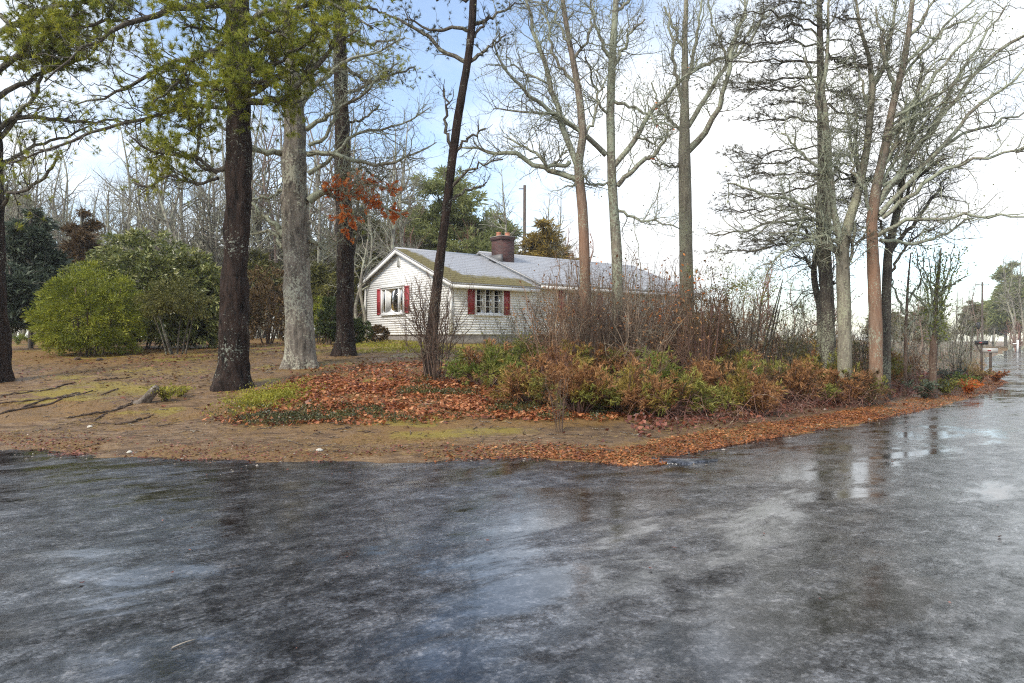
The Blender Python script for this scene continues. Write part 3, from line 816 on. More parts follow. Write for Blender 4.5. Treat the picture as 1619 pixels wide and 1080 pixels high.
def traced_tree(name, label, Y, trunk, limbs, bark, rng_seed, levels, cat='tree', group=None, flare=0.3, leaf=None, sides=32,
                bark_top=None, trunk_branch=True, rough=0.10, slim=1.0, limb_wig=0.035, tips_leaf=None, extra=None, buds=0):
    """levels: list of dicts for grow(), each growing on the one before (and on the limbs)"""
    rng = np.random.default_rng(rng_seed)
    bx = (trunk[0][0] - CX) / F * Y
    base = np.array([bx, Y, float(H(bx, Y))])
    t = thing(name, label, cat, base, group)
    ln = []
    for p in trunk:
        d = Y + (p[3] if len(p) > 3 else 0.0)
        ln.append([*W(p[0], p[1], d), p[2] / F * d * 0.5])
    ln = np.array(ln); ln[0, 2] = base[2] - 0.12; ln[:, 3] *= slim
    g = Geo()
    TP, TR = trunk_mesh(g, ln[:, :3], ln[:, 3], base[2], sides=sides, flare=flare, rough=rough, seed=rng_seed)
    obj('trunk', g.mesh('trunk', bark, True, base), t)
    K = 14
    LP, LR, fol = [], [], []
    for li, lb in enumerate(limbs):
        f = 1.0
        if isinstance(lb, dict): f = lb.get('fol', 1.0); pts = lb['p']
        else: pts = lb
        if len(pts[0]) < 4 and not any(len(q) > 3 for q in pts):
            # swing the limb towards or away from the viewer as it goes out
            sw = rng.uniform(-1, 1) * 0.5
            Lpx = abs(pts[-1][0] - pts[0][0]) / F * Y
            pts = [(q[0], q[1], q[2], sw * Lpx * (i / (len(pts) - 1))) for i, q in enumerate(pts)]
        pr = trace(pts, Y, K)
        P = pr[:, :3].copy(); P[2:-1] += rng.normal(size=(K - 3, 3)) * limb_wig
        LP.append(P); LR.append(pr[:, 3]); fol.append(f)
        g = Geo().tubes(P, pr[:, 3], 8)
        obj('limb', g.mesh('limb', bark_top or bark, True, base), t)
    parents = [(np.array(LP).reshape(-1, K, 3), np.array(LR).reshape(-1, K))] if LP else []
    if trunk_branch and len(TP) > K:
        n0 = int(len(TP) * (trunk_branch if isinstance(trunk_branch, float) else 0.55))
        tp = smooth_line(np.column_stack([TP[n0:], TR[n0:]]), K, 0)
        parents.append((tp[None, :, :3], tp[None, :, 3]))
    P = np.concatenate([a for a, _ in parents]); R = np.concatenate([b for _, b in parents])
    cr = Geo(); last = None
    older = []
    for lv in levels:
        kw = dict(lv); sd = kw.pop('sides', 3); old = kw.pop('old', 0.35)
        C, CR = grow(P, R, rng, **kw)
        cr.tubes(C, CR, sd, cap=False)
        ends = [C]
        for (P0, R0) in older:                      # some twigs spring straight from the older wood
            D, DR = grow(P0, R0, rng, **dict(kw, per_m=kw['per_m'] * old))
            cr.tubes(D, DR, sd, cap=False)
            if D.shape[1] == C.shape[1]: ends.append(D)
        older.append((P, R))
        P = np.concatenate(ends); R = np.concatenate([CR] + [np.full(e.shape[:2], 0.006) for e in ends[1:]])
        last = P
    crown = obj('crown', cr.mesh('crown', bark_top or bark, True, base), t) if cr.n else None
    if leaf is not None and last is not None and len(last):
        gl = Geo(); leaf(gl, last, rng)
        if gl.n:
            obj(leaf.part, gl.mesh(leaf.part, leaf.mat, False, base), crown)
    if extra is not None:
        extra(t, base, np.array(LP), rng)
    if buds and last is not None:
        gl = Geo(); pp, dd = tips(last, rng, 1, 0.2)
        k = rng.random(len(pp)) < buds
        leaves(gl, pp[k], rng, (0.03, 0.07), 0.7); tag(obj('lichen', gl.mesh('lichen', L_BUD, False, base), crown), kind='stuff')
    return t

def needle_fn(mat, per=3, n=16, length=(0.07, 0.12), width=0.0045, spread=(12, 70), t0=0.35, keep=None):
    def f(g, tw, rng):
        pos, d = tips(tw, rng, per, t0)
        if keep is not None:
            k = keep(pos, rng); pos, d = pos[k], d[k]
        needles(g, pos, d, rng, n, length, width, spread)
    f.mat = mat; f.part = 'needles'
    return f

# --- the big dark pine in front, its limbs reaching both ways
PL = [dict(per_m=6.0, length=(0.6, 1.7), angle=(25, 70), K=8, r0=0.017, up=0.04, wig=0.26, t0=0.15, sides=4),
      dict(per_m=6.0, length=(0.3, 0.8), angle=(30, 75), K=5, r0=0.008, up=0.07, wig=0.28, t0=0.12, sides=3),
      dict(per_m=6.0, length=(0.12, 0.32), angle=(30, 75), K=2, r0=0.005, up=0.12, wig=0.2, t0=0.2, sides=3)]
def keep_px(x0, x1, y0, y1, p_in, p_out):
    def k(pos, rng):
        px = CX + pos[:, 0] / pos[:, 1] * F; py = CY - (pos[:, 2] - CAMZ) / pos[:, 1] * F
        return rng.random(len(pos)) < np.where((px > x0) & (px < x1) & (py > y0) & (py < y1), p_in, p_out)
    return k
traced_tree('pine_tree', 'big pine with near-black trunk, front-most of the trunks left of the house', 16.0,
    [(365, 596, 50), (367, 560, 45), (371, 480, 42), (374, 400, 40), (377, 300, 38), (378, 200, 37), (376, 100, 36), (375, 0, 34), (378, -140, 26), (380, -320, 12)],
    [[(380, 162, 15), (415, 159, 13), (452, 156, 12), (468, 140, 11), (486, 116, 10), (510, 90, 8), (535, 70, 6), (565, 48, 4)],
     [(362, 262, 12), (350, 268, 10), (338, 276, 8), (322, 266, 7), (308, 248, 6), (312, 210, 5), (322, 180, 4), (338, 165, 3)],
     [(344, 274, 8), (308, 248, 7), (270, 245, 5), (240, 243, 4), (205, 215, 3)],
     [(345, 282, 7), (310, 290, 5), (262, 280, 5), (228, 300, 5), (205, 278, 3)],
     [(362, 92, 12), (340, 84, 11), (315, 82, 10), (302, 92, 8), (290, 120, 6), (262, 145, 4), (240, 165, 3)],
     {'p': [(376, 6, 15), (330, 8, 13), (285, 12, 12), (245, 20, 11), (205, 38, 10), (165, 52, 8), (120, 92, 5), (70, 130, 3)], 'fol': 0.2},
     [(372, 50, 12), (330, 90, 10), (270, 100, 8), (225, 125, 7), (180, 152, 5), (120, 165, 3)],
     [(376, 40, 14), (420, 20, 12), (470, 18, 9), (530, -5, 6)],
     [(374, 175, 9), (320, 165, 8), (255, 178, 7), (200, 193, 7), (160, 203, 6), (100, 228, 5), (40, 252, 4), (0, 262, 3)],
     [(380, 112, 9), (415, 112, 8), (450, 95, 6), (492, 66, 4), (520, 30, 3)],
     [(380, 158, 9), (410, 140, 8), (440, 118, 6), (470, 112, 4), (500, 118, 3)],
     [(374, 130, 8), (345, 128, 7), (310, 135, 6), (280, 155, 4), (262, 190, 3)],
     [(376, 125, 8), (410, 85, 7), (438, 60, 5), (452, 25, 3)],
     [(378, 150, 8, -0.2), (368, 140, 7, -0.7), (352, 135, 5, -1.3), (335, 142, 3, -1.8)],
     [(380, 158, 8, -0.2), (392, 142, 7, -0.8), (405, 128, 5, -1.3), (425, 132, 3, -1.7)],
     [(376, 100, 8, -0.2), (372, 92, 7, -0.9), (388, 98, 5, -1.4), (402, 110, 3, -1.9)],
     [(370, 60, 8, -0.2), (345, 50, 7, -0.5), (318, 40, 5, -1.0), (290, 45, 3, -1.5)],
     [(380, 70, 8, -0.2), (400, 55, 6, -0.6), (430, 50, 5, -1.0), (455, 60, 3, -1.3)],
     [(376, 30, 8, -0.2), (362, 15, 6, -0.8), (345, 5, 4, -1.4), (325, 10, 3, -1.8)],
     [(378, -60, 14), (300, -90, 10), (200, -40, 6), (130, 0, 4)],
     [(378, -50, 14), (450, -30, 9), (540, 15, 6), (590, 45, 3)]],
    B_PINE, 11, PL, flare=0.28, bark_top=B_DARK, rough=0.20, trunk_branch=False,
    leaf=needle_fn(L_PINE, 4, 18, (0.10, 0.19), 0.0060, keep=keep_px(228, 620, -60, 285, 0.52, 0.10)))

# --- pine at the far left, mostly out of the picture
traced_tree('pine_tree', 'pine whose dark trunk stands at the left edge of the photo', 17.5,
    [(-10, 552, 44), (-8, 520, 36), (-9, 440, 32), (-10, 340, 30), (-14, 200, 28), (-20, 60, 24), (-25, -120, 14)],
    [[(-12, 120, 12), (40, 75, 10), (90, 50, 8), (150, 38, 6), (205, 28, 3)],
     [(-14, 60, 12), (50, 20, 9), (120, 5, 6), (190, -10, 3)],
     [(-14, 160, 12), (40, 130, 9), (90, 105, 7), (140, 88, 5), (165, 62, 3)],
     [(-14, 215, 10), (40, 170, 8), (62, 140, 7), (70, 90, 5), (100, 55, 3)],
     {'p': [(-14, 235, 10), (30, 178, 9), (75, 190, 8), (125, 193, 6), (185, 190, 4)], 'fol': 0.3},
     {'p': [(-14, 340, 8), (18, 310, 7), (45, 300, 6), (70, 282, 6), (85, 262, 5), (92, 240, 4)], 'fol': 0.4},
     {'p': [(-14, 260, 9), (18, 256, 7), (45, 232, 6), (95, 218, 5), (140, 200, 3)], 'fol': 0.4},
     [(-14, 90, 10), (30, 95, 8), (70, 85, 6), (110, 65, 3)],
     [(-14, 20, 10), (30, 45, 8), (80, 40, 6), (130, 20, 3)]],
    B_PINE, 12, PL, flare=0.4, bark_top=B_DARK, rough=0.14, trunk_branch=False,
    leaf=needle_fn(L_PINE, 4, 18, (0.10, 0.19), 0.0060, keep=keep_px(-80, 215, -60, 112, 0.75, 0.10)))

# --- the stout grey oak, a rust-leaved bough hanging over the house
BL = [dict(per_m=6.2, length=(0.8, 2.3), angle=(28, 65), K=10, r0=0.015, up=0.04, wig=0.26, t0=0.12, sides=4),
      dict(per_m=6.5, length=(0.35, 1.1), angle=(35, 75), K=6, r0=0.008, up=0.05, wig=0.3, t0=0.1, sides=3),
      dict(per_m=6.0, length=(0.12, 0.42), angle=(35, 75), K=2, r0=0.0055, up=0.04, wig=0.28, t0=0.12, sides=3)]
def oak_leaves(idx, n_tw=26, mat=None, size=(0.09, 0.16), seed=4):
    def f(t, base, LP, rng):
        P = LP[idx]; R = np.full(P.shape[:2], 0.012)
        C, CR = grow(P, R, rng, per_m=13.0, length=(0.25, 0.7), angle=(30, 80), K=5, r0=0.005, up=0.0, wig=0.25, t0=0.15)
        g = Geo().tubes(C, CR, 3, cap=False)
        sp = tag(obj('twigs', g.mesh('twigs', B_DARK, True, base), t), kind='stuff')
        g = Geo(); pos, d = tips(C, rng, n_tw, 0.15)
        k = rng.random(len(pos)) < 0.62
        leaves(g, pos[k] + rng.normal(size=(k.sum(), 3)) * 0.03, rng, size, 0.5, d[k], 0.7, 0, 0.5)
        obj('leaves', g.mesh('leaves', mat or L_OAK, False, base), sp)
    return f
traced_tree('oak_tree', 'stout pale grey oak with flared foot and rust leaves, between two dark trunks', 19.0,
    [(475, 566, 54), (474, 545, 50), (471, 480, 47), (468, 400, 45), (466, 320, 43), (466, 250, 39), (466, 190, 36), (463, 130, 26), (457, 60, 18), (450, -10, 13), (445, -120, 8)],
    [[(468, 180, 20), (490, 130, 16), (500, 80, 14), (517, 20, 11), (530, -50, 8)],
     [(488, 318, 17), (502, 306, 15), (516, 298, 12), (540, 300, 7), (575, 312, 5), (615, 330, 4), (645, 348, 2)],
     [(488, 313, 10), (520, 298, 7), (548, 290, 5), (590, 290, 4), (622, 300, 2)],
     [(517, 300, 6), (540, 322, 5), (552, 345, 4), (548, 372, 2)],
     [(450, 372, 16), (438, 358, 12), (424, 346, 9), (408, 332, 7), (398, 320, 4)],
     [(450, 385, 9), (446, 395, 7), (438, 368, 6), (420, 366, 5), (395, 370, 3)],
     [(446, 242, 13), (425, 240, 11), (408, 236, 10), (385, 228, 8), (350, 200, 5)],
     [(487, 244, 11), (500, 240, 10), (520, 240, 9), (545, 250, 8), (580, 258, 7), (615, 262, 6), (650, 245, 4), (690, 225, 2)],
     [(487, 275, 10), (505, 265, 9), (520, 252, 7), (560, 215, 6), (600, 205, 5), (640, 195, 3), (680, 170, 2)],
     [(464, 140, 15), (430, 90, 11), (408, 30, 8), (395, -40, 5)],
     [(484, 205, 10), (520, 180, 8), (560, 160, 6), (600, 120, 4)],
     [(470, 160, 12), (510, 125, 9), (545, 95, 7), (590, 85, 5), (640, 60, 3)],
     [(450, 300, 8), (425, 310, 6), (400, 315, 4)],
     [(488, 380, 9), (505, 388, 7), (515, 396, 5)],
     [(488, 230, 8), (520, 215, 7), (530, 170, 6), (515, 120, 4)]],
    B_OAK, 21, BL, flare=0.26, slim=0.89, bark_top=B_LICH, rough=0.13, trunk_branch=0.5, extra=oak_leaves([1, 2, 3], 30), buds=0.15)

# --- dark pine trunk between the oak and the house
traced_tree('pine_tree', 'dark straight pine trunk between the pale oak and the house gable', 22.0,
    [(545, 560, 32), (546, 530, 28), (546, 460, 27), (545, 380, 26), (543, 300, 25), (541, 200, 23), (538, 100, 21), (536, 0, 18), (533, -150, 10)],
    [[(538, 100, 9), (575, 128, 7), (610, 122, 5), (640, 112, 4), (655, 106, 3)],
     [(540, 150, 8), (565, 140, 7), (600, 125, 5), (630, 100, 3)],
     [(538, 60, 8), (580, 70, 6), (625, 62, 3)],
     [(538, 20, 8), (500, 40, 7), (470, 70, 5), (450, 90, 3)],
     [(541, 190, 6), (570, 195, 5), (600, 165, 3)],
     [(536, 0, 9), (570, 10, 7), (610, 20, 3)],
     [(536, -20, 9), (500, -10, 7), (460, 10, 3)],
     [(540, 120, 7), (515, 110, 6), (490, 125, 3)],
     [(545, 270, 6), (575, 265, 5), (600, 285, 4), (615, 275, 3)],
     [(546, 420, 7), (560, 400, 6), (568, 350, 6), (562, 300, 4)]],
    B_PINE, 31, PL, flare=0.3, bark_top=B_DARK, rough=0.14, trunk_branch=False,
    leaf=needle_fn(L_PINE, 3, 16, (0.09, 0.15), 0.005, keep=keep_px(420, 670, -100, 140, 0.55, 0.05)))

# --- slender leaning pine in front of the house
traced_tree('pine_tree', 'slender leaning dark pine in front of the white house', 17.0,
    [(679, 575, 27), (682, 540, 24), (688, 480, 22), (697, 400, 20), (706, 330, 19), (714, 260, 18), (722, 200, 17), (732, 140, 17), (741, 90, 16), (747, 30, 16), (750, -40, 14), (752, -160, 8)],
    [[(741, 100, 9), (722, 92, 8), (702, 80, 8), (680, 62, 7), (655, 45, 6), (630, 32, 5), (605, 20, 3)],
     [(745, 50, 8), (720, 44, 7), (695, 50, 6), (665, 40, 4), (640, 30, 3)],
     [(742, 98, 8), (758, 88, 7), (775, 72, 5), (800, 55, 3)],
     [(746, 40, 8), (775, 30, 6), (800, 10, 4), (830, 5, 2)],
     [(749, 0, 8), (720, -10, 6), (690, 0, 4)],
     {'p': [(714, 236, 7), (706, 205, 6), (703, 170, 5), (702, 140, 3)], 'fol': 0},
     {'p': [(720, 240, 6), (745, 218, 5), (768, 203, 3)], 'fol': 0},
     {'p': [(713, 298, 7), (728, 278, 6), (752, 262, 5), (795, 252, 3)], 'fol': 0},
     {'p': [(712, 316, 6), (735, 303, 5), (754, 296, 4), (768, 289, 3)], 'fol': 0},
     [(745, 60, 6), (760, 45, 5), (772, 25, 3)]],
    B_PINE, 41, [dict(per_m=3.2, length=(0.35, 0.9), angle=(25, 65), K=6, r0=0.015, up=0.05, wig=0.2, t0=0.2, sides=4), PL[1], PL[2]],
    flare=0.15, bark_top=B_DARK, rough=0.12, trunk_branch=False, sides=24, slim=0.74,
    leaf=needle_fn(L_PINED, 3, 14, (0.07, 0.12), 0.0045, keep=keep_px(600, 840, -60, 128, 0.6, 0.03)))

# --- tall bare trees in front of the house and to its right
def red_leaves(idx, n_tw=14, frac=0.2):
    def f(t, base, LP, rng):
        P = LP[idx]; C, CR = grow(P, np.full(P.shape[:2], 0.01), rng, per_m=2.5, length=(0.1, 0.35), K=4, r0=0.004, up=-0.02, wig=0.25, t0=0.3)
        g = Geo(); pos, d = tips(C, rng, n_tw, 0.4); k = rng.random(len(pos)) < frac
        leaves(g, pos[k], rng, (0.07, 0.12), 0.5, d[k], 0.7, 0, 0.5)
        obj('leaves', g.mesh('leaves', L_OAK, False, base), t)
    return f
traced_tree('oak_tree', 'tall bare oak with rust-stained lower trunk and a long limb sweeping toward the chimney', 18.0,
    [(927, 545, 23), (926, 480, 22), (924, 400, 22), (921, 330, 21), (916, 285, 20), (914, 262, 18), (922, 215, 16), (918, 170, 15), (913, 133, 14), (906, 95, 12), (900, 67, 11), (894, 30, 10), (888, -10, 9), (880, -120, 5)],
    [[(914, 265, 13), (905, 240, 12), (893, 213, 12), (882, 175, 11), (868, 133, 10), (858, 100, 9), (850, 67, 8), (840, 30, 6), (830, 0, 5), (825, -50, 3)],
     [(916, 283, 12), (900, 280, 11), (873, 272, 10), (850, 262, 9), (833, 252, 9), (805, 244, 8), (780, 238, 7), (755, 236, 5), (727, 233, 3)],
     [(901, 256, 9), (897, 265, 8), (877, 258, 8), (862, 262, 7), (845, 240, 5), (822, 228, 4), (795, 215, 2)],
     [(876, 258, 5), (888, 245, 4), (900, 232, 2)],
     [(917, 208, 7), (900, 190, 6), (873, 180, 6), (845, 178, 5), (820, 175, 4), (780, 172, 2)],
     [(913, 135, 7), (880, 100, 6), (870, 60, 5), (855, 10, 3)],
     [(900, 70, 6), (885, 40, 5), (850, -20, 3)],
     [(922, 215, 6), (938, 190, 5), (950, 150, 4), (960, 120, 3)],
     [(906, 95, 6), (930, 60, 5), (940, 10, 3)],
     [(868, 133, 5), (840, 120, 4), (815, 105, 3), (800, 90, 2)],
     [(924, 293, 5), (908, 295, 4), (893, 294, 3)]],
    B_RED, 51, BL, flare=0.25, bark_top=B_LICH, rough=0.07, sides=18, trunk_branch=0.6, buds=0.12, slim=0.76)
traced_tree('oak_tree', 'tall bare lichen-spotted oak beside the rust-stained trunk, limbs forking to both sides', 18.6,
    [(977, 545, 24), (977, 480, 23), (975, 400, 22), (971, 340, 20), (968, 290, 19), (966, 240, 18), (965, 180, 17), (967, 110, 16), (970, 60, 14), (974, 0, 12), (980, -120, 6)],
    [[(971, 262, 11), (988, 242, 10), (1007, 217, 10), (1020, 195, 9), (1033, 173, 8), (1055, 150, 7), (1080, 126, 6), (1110, 100, 3)],
     [(976, 294, 10), (990, 278, 9), (1007, 263, 9), (1028, 247, 8), (1045, 235, 7), (1052, 222, 6), (1055, 205, 4)],
     [(958, 245, 11), (940, 226, 10), (917, 207, 10), (895, 192, 9), (873, 180, 8), (852, 162, 8), (833, 147, 7), (815, 132, 6), (800, 117, 5), (788, 90, 4), (780, 67, 3)],
     [(967, 95, 8), (955, 75, 7), (945, 55, 6), (935, 15, 4), (930, -30, 3)],
     [(968, 110, 7), (985, 80, 6), (1000, 50, 5), (1020, 30, 3)],
     [(972, 300, 7), (960, 292, 6), (945, 292, 5), (912, 294, 3)],
     [(1007, 217, 5), (1030, 225, 4), (1060, 215, 2)],
     [(970, 160, 7), (985, 168, 6), (1015, 172, 5), (1040, 195, 4), (1075, 200, 3)],
     [(972, 330, 6), (1000, 345, 5), (1030, 348, 4), (1075, 362, 2)],
     [(966, 185, 6), (948, 165, 5), (935, 120, 4), (925, 90, 3)],
     [(973, 20, 7), (1000, -10, 5), (1030, -30, 3)]],
    B_LICH, 52, BL, slim=0.76, flare=0.25, rough=0.07, sides=18, trunk_branch=0.55, buds=0.18, extra=red_leaves([0, 1, 7], 10, 0.12))
traced_tree('oak_tree', 'tall pale bare tree with thick grey trunk at the right end of the house', 21.0,
    [(1087, 548, 29), (1086, 480, 28), (1085, 420, 27), (1083, 300, 26), (1082, 240, 24), (1082, 200, 20), (1083, 130, 14), (1083, 60, 10), (1085, 0, 8), (1088, -100, 5)],
    [[(1088, 238, 15), (1105, 222, 13), (1125, 200, 11), (1136, 175, 10), (1145, 140, 9), (1158, 90, 8), (1168, 40, 6), (1180, -20, 4)],
     [(1088, 200, 10), (1110, 165, 9), (1132, 135, 8), (1150, 95, 7), (1155, 80, 6), (1170, 30, 4), (1185, -10, 3)],
     [(1082, 120, 9), (1100, 110, 8), (1125, 98, 7), (1155, 85, 5)],
     [(1081, 170, 9), (1070, 130, 8), (1062, 80, 6), (1058, 20, 4)],
     [(1083, 140, 8), (1095, 90, 7), (1105, 40, 5), (1112, -20, 3)],
     [(1080, 210, 7), (1060, 190, 6), (1042, 170, 4), (1030, 130, 3)],
     [(1083, 90, 7), (1068, 50, 6), (1050, 10, 4)],
     [(1150, 100, 6), (1190, 60, 5), (1215, 10, 3)],
     [(1150, 95, 5), (1130, 50, 4), (1120, 0, 3)],
     [(1084, 260, 6), (1060, 262, 5), (1030, 255, 3)],
     [(1158, 88, 5), (1195, 40, 4), (1235, 5, 2)]],
    B_GREY, 53, [dict(BL[0], up=0.14, per_m=4.0), dict(BL[1], up=0.1), BL[2]], flare=0.25, bark_top=B_LICH, rough=0.06, sides=18, trunk_branch=0.6, buds=0.2, slim=0.78)

# --- the clump at the right: a layered pine and bare maples with fanning stems
SPL = [dict(per_m=7.5, length=(0.4, 1.2), angle=(25, 60), K=6, r0=0.012, up=0.01, wig=0.14, t0=0.15, flat=0.75, sides=4),
       dict(per_m=10.0, length=(0.15, 0.50), angle=(25, 60), K=2, r0=0.005, up=0.03, wig=0.15, t0=0.15, flat=0.6, sides=3)]
rs = np.random.default_rng(77)
pl = []
for yy in [-40, -10, 12, 35, 58, 78, 95, 115, 135, 158, 178, 200, 222, 248, 270, 296, 322, 345, 365]:
    for sd in (-1, 1):
        ln_ = rs.uniform(90, 190) * (1.0 if sd < 0 else 0.6) * (0.75 if yy < 20 else 1)
        dr = rs.uniform(-10, 30) if yy > 60 else rs.uniform(-35, 10)
        w0 = rs.uniform(2.8, 4.8); x0 = 1300; yy = yy + rs.uniform(-9, 9)
        sw = rs.uniform(-1.8, 1.8)
        pl.append([(x0, yy, w0, 0), (x0 + sd * ln_ * 0.3, yy + dr * 0.9 - 6, w0 * 0.8, sw * 0.4), (x0 + sd * ln_ * 0.65, yy + dr * 1.3 - 4, w0 * 0.6, sw * 0.8), (x0 + sd * ln_, yy + dr * 0.9 + rs.uniform(-8, 4), w0 * 0.3, sw)])
traced_tree('pine_tree', 'dark layered pine with flat twiggy sprays at the left of the right-hand clump', 18.0,
    [(1312, 552, 26), (1308, 480, 25), (1303, 400, 24), (1302, 330, 22), (1301, 260, 19), (1299, 180, 16), (1297, 90, 13), (1295, 0, 10), (1294, -120, 5)],
    pl, B_DARK, 61, SPL, slim=0.82, flare=0.2, rough=0.12, sides=18, trunk_branch=False, limb_wig=0.05,
    leaf=needle_fn(L_SPRAY, 3, 6, (0.06, 0.13), 0.0045, (15, 60), 0.2))
traced_tree('maple_tree', 'pale bare maple, its trunk forking into two high stems, left trunk of the right-hand clump', 17.2,
    [(1336, 552, 28), (1335, 500, 26), (1333, 440, 25), (1332, 395, 24), (1342, 350, 18), (1358, 300, 16), (1370, 240, 14), (1376, 180, 13), (1380, 138, 12), (1374, 90, 8), (1360, 45, 6), (1352, -10, 4)],
    [[(1331, 395, 15), (1322, 350, 13), (1316, 290, 12), (1312, 230, 11), (1306, 180, 10), (1303, 130, 8), (1308, 60, 6), (1312, -20, 4)],
     [(1380, 138, 9), (1392, 115, 8), (1403, 85, 7), (1410, 45, 6), (1416, 0, 4), (1420, -40, 3)],
     [(1312, 230, 8), (1300, 190, 7), (1290, 140, 6), (1270, 90, 4)],
     [(1316, 300, 7), (1290, 260, 6), (1262, 235, 5), (1235, 210, 3)],
     [(1326, 370, 8), (1295, 340, 7), (1260, 320, 6), (1200, 305, 5), (1150, 290, 3)],
     [(1322, 360, 7), (1280, 345, 6), (1230, 350, 5), (1170, 365, 4), (1130, 372, 2)],
     [(1328, 385, 7), (1300, 372, 6), (1262, 385, 5), (1225, 410, 3)],
     [(1358, 300, 6), (1352, 250, 5), (1340, 200, 4), (1335, 150, 3)],
     [(1376, 180, 5), (1360, 120, 4), (1345, 70, 3)],
     [(1334, 430, 8), (1322, 400, 7), (1308, 350, 6), (1304, 280, 5), (1300, 200, 4)], [(1334, 440, 7), (1346, 400, 6), (1352, 340, 6), (1356, 260, 5), (1352, 180, 3)],
     [(1333, 420, 7), (1312, 395, 6), (1285, 375, 5), (1250, 365, 4), (1215, 372, 2)], [(1335, 450, 6), (1325, 410, 5), (1310, 380, 4), (1298, 330, 3)]],
    B_GREY, 62, BL, slim=0.80, flare=0.2, bark_top=B_LICH, rough=0.06, sides=18, trunk_branch=0.6, buds=0.22)
fan = [[(1384, 330, 12), (1402, 290, 11), (1440, 248, 10), (1480, 200, 9), (1515, 150, 8), (1560, 95, 7), (1600, 65, 6), (1650, 40, 4)],
       [(1390, 340, 10), (1425, 300, 9), (1470, 250, 8), (1530, 185, 7), (1580, 140, 5), (1640, 100, 3)],
       [(1392, 320, 9), (1430, 262, 8), (1475, 195, 7), (1520, 120, 6), (1560, 50, 4), (1590, 10, 3)],
       [(1395, 345, 9), (1440, 310, 8), (1500, 262, 7), (1560, 248, 5), (1619, 232, 4), (1660, 220, 3)],
       [(1388, 372, 9), (1425, 350, 8), (1480, 345, 6), (1560, 340, 5), (1625, 343, 3)],
       [(1400, 235, 9), (1430, 185, 8), (1470, 130, 6), (1520, 70, 4), (1560, 20, 3)],
       [(1415, 150, 8), (1400, 110, 7), (1392, 60, 5), (1385, 10, 3)],
       [(1436, 60, 7), (1465, 20, 5), (1490, -30, 3)],
       [(1425, 110, 7), (1460, 70, 6), (1500, 45, 4), (1545, 20, 3)],
       [(1400, 300, 8), (1450, 268, 7), (1510, 215, 6), (1580, 190, 4), (1640, 170, 3)],
       [(1392, 380, 8), (1440, 385, 6), (1490, 372, 5), (1540, 345, 3)],
       [(1384, 320, 8), (1400, 260, 7), (1440, 170, 6), (1460, 120, 4), (1490, 90, 3)],
       [(1380, 345, 8), (1365, 300, 7), (1350, 262, 5), (1345, 220, 3)]]
rf = np.random.default_rng(88)
for k in range(9):
    f = rf.uniform(0, 1); x0, y0 = 1384 + 40 * f ** 1.3, 345 - 235 * f
    a = math.radians(rf.uniform(22, 68)); L_px = rf.uniform(110, 260)
    fan.append([(x0, y0, 6), (x0 + L_px * 0.3 * math.cos(a), y0 - L_px * 0.34 * math.sin(a), 5), (x0 + L_px * 0.65 * math.cos(a), y0 - L_px * 0.66 * math.sin(a) + rf.uniform(-8, 8), 3.5), (x0 + L_px * math.cos(a), y0 - L_px * 0.95 * math.sin(a), 1.8)])
traced_tree('maple_tree', 'bare maple with rusty trunk, long dark stems fanning out to the upper right', 17.0,
    [(1385, 552, 27), (1384, 500, 24), (1382, 440, 23), (1380, 400, 22), (1378, 350, 20), (1386, 295, 18), (1399, 235, 16), (1413, 160, 13), (1428, 105, 12), (1437, 50, 10), (1445, -20, 8), (1455, -120, 4)],
    fan, B_RED, 63, [dict(BL[0], per_m=4.0, up=0.03), dict(BL[1], per_m=4.5), BL[2]], flare=0.2, bark_top=B_LICH, rough=0.08, sides=18, trunk_branch=0.6, buds=0.25, slim=0.80)
traced_tree('maple_tree', 'thin dark bare stem just right of the rusty maple trunk', 17.8,
    [(1400, 552, 15), (1401, 500, 14), (1402, 450, 14), (1404, 400, 13), (1416, 345, 11), (1424, 300, 10), (1434, 240, 8), (1446, 170, 6), (1460, 100, 4)],
    [[(1404, 405, 9), (1425, 370, 8), (1455, 345, 7), (1472, 310, 5), (1500, 280, 3)],
     [(1416, 345, 7), (1440, 290, 6), (1470, 265, 4), (1500, 250, 3)],
     [(1402, 440, 6), (1425, 400, 5), (1445, 375, 4), (1478, 362, 3)],
     [(1405, 395, 6), (1392, 350, 5), (1385, 300, 3)]],
    B_DARK, 64, BL, flare=0.15, rough=0.06, sides=12, trunk_branch=0.5, buds=0.2)
traced_tree('maple_tree', 'slim crooked bare sapling just left of the right-hand clump', 18.4,
    [(1296, 552, 12), (1297, 520, 11), (1296, 480, 10), (1288, 450, 10), (1286, 425, 9), (1292, 400, 8), (1294, 360, 7), (1290, 310, 5)],
    [[(1297, 480, 5), (1310, 460, 4), (1318, 445, 3)], [(1290, 430, 5), (1275, 410, 4), (1255, 400, 3)], [(1293, 380, 5), (1270, 360, 4), (1240, 352, 3)]],
    B_DARK, 65, BL, flare=0.1, rough=0.06, sides=10, trunk_branch=0.4, buds=0.2)

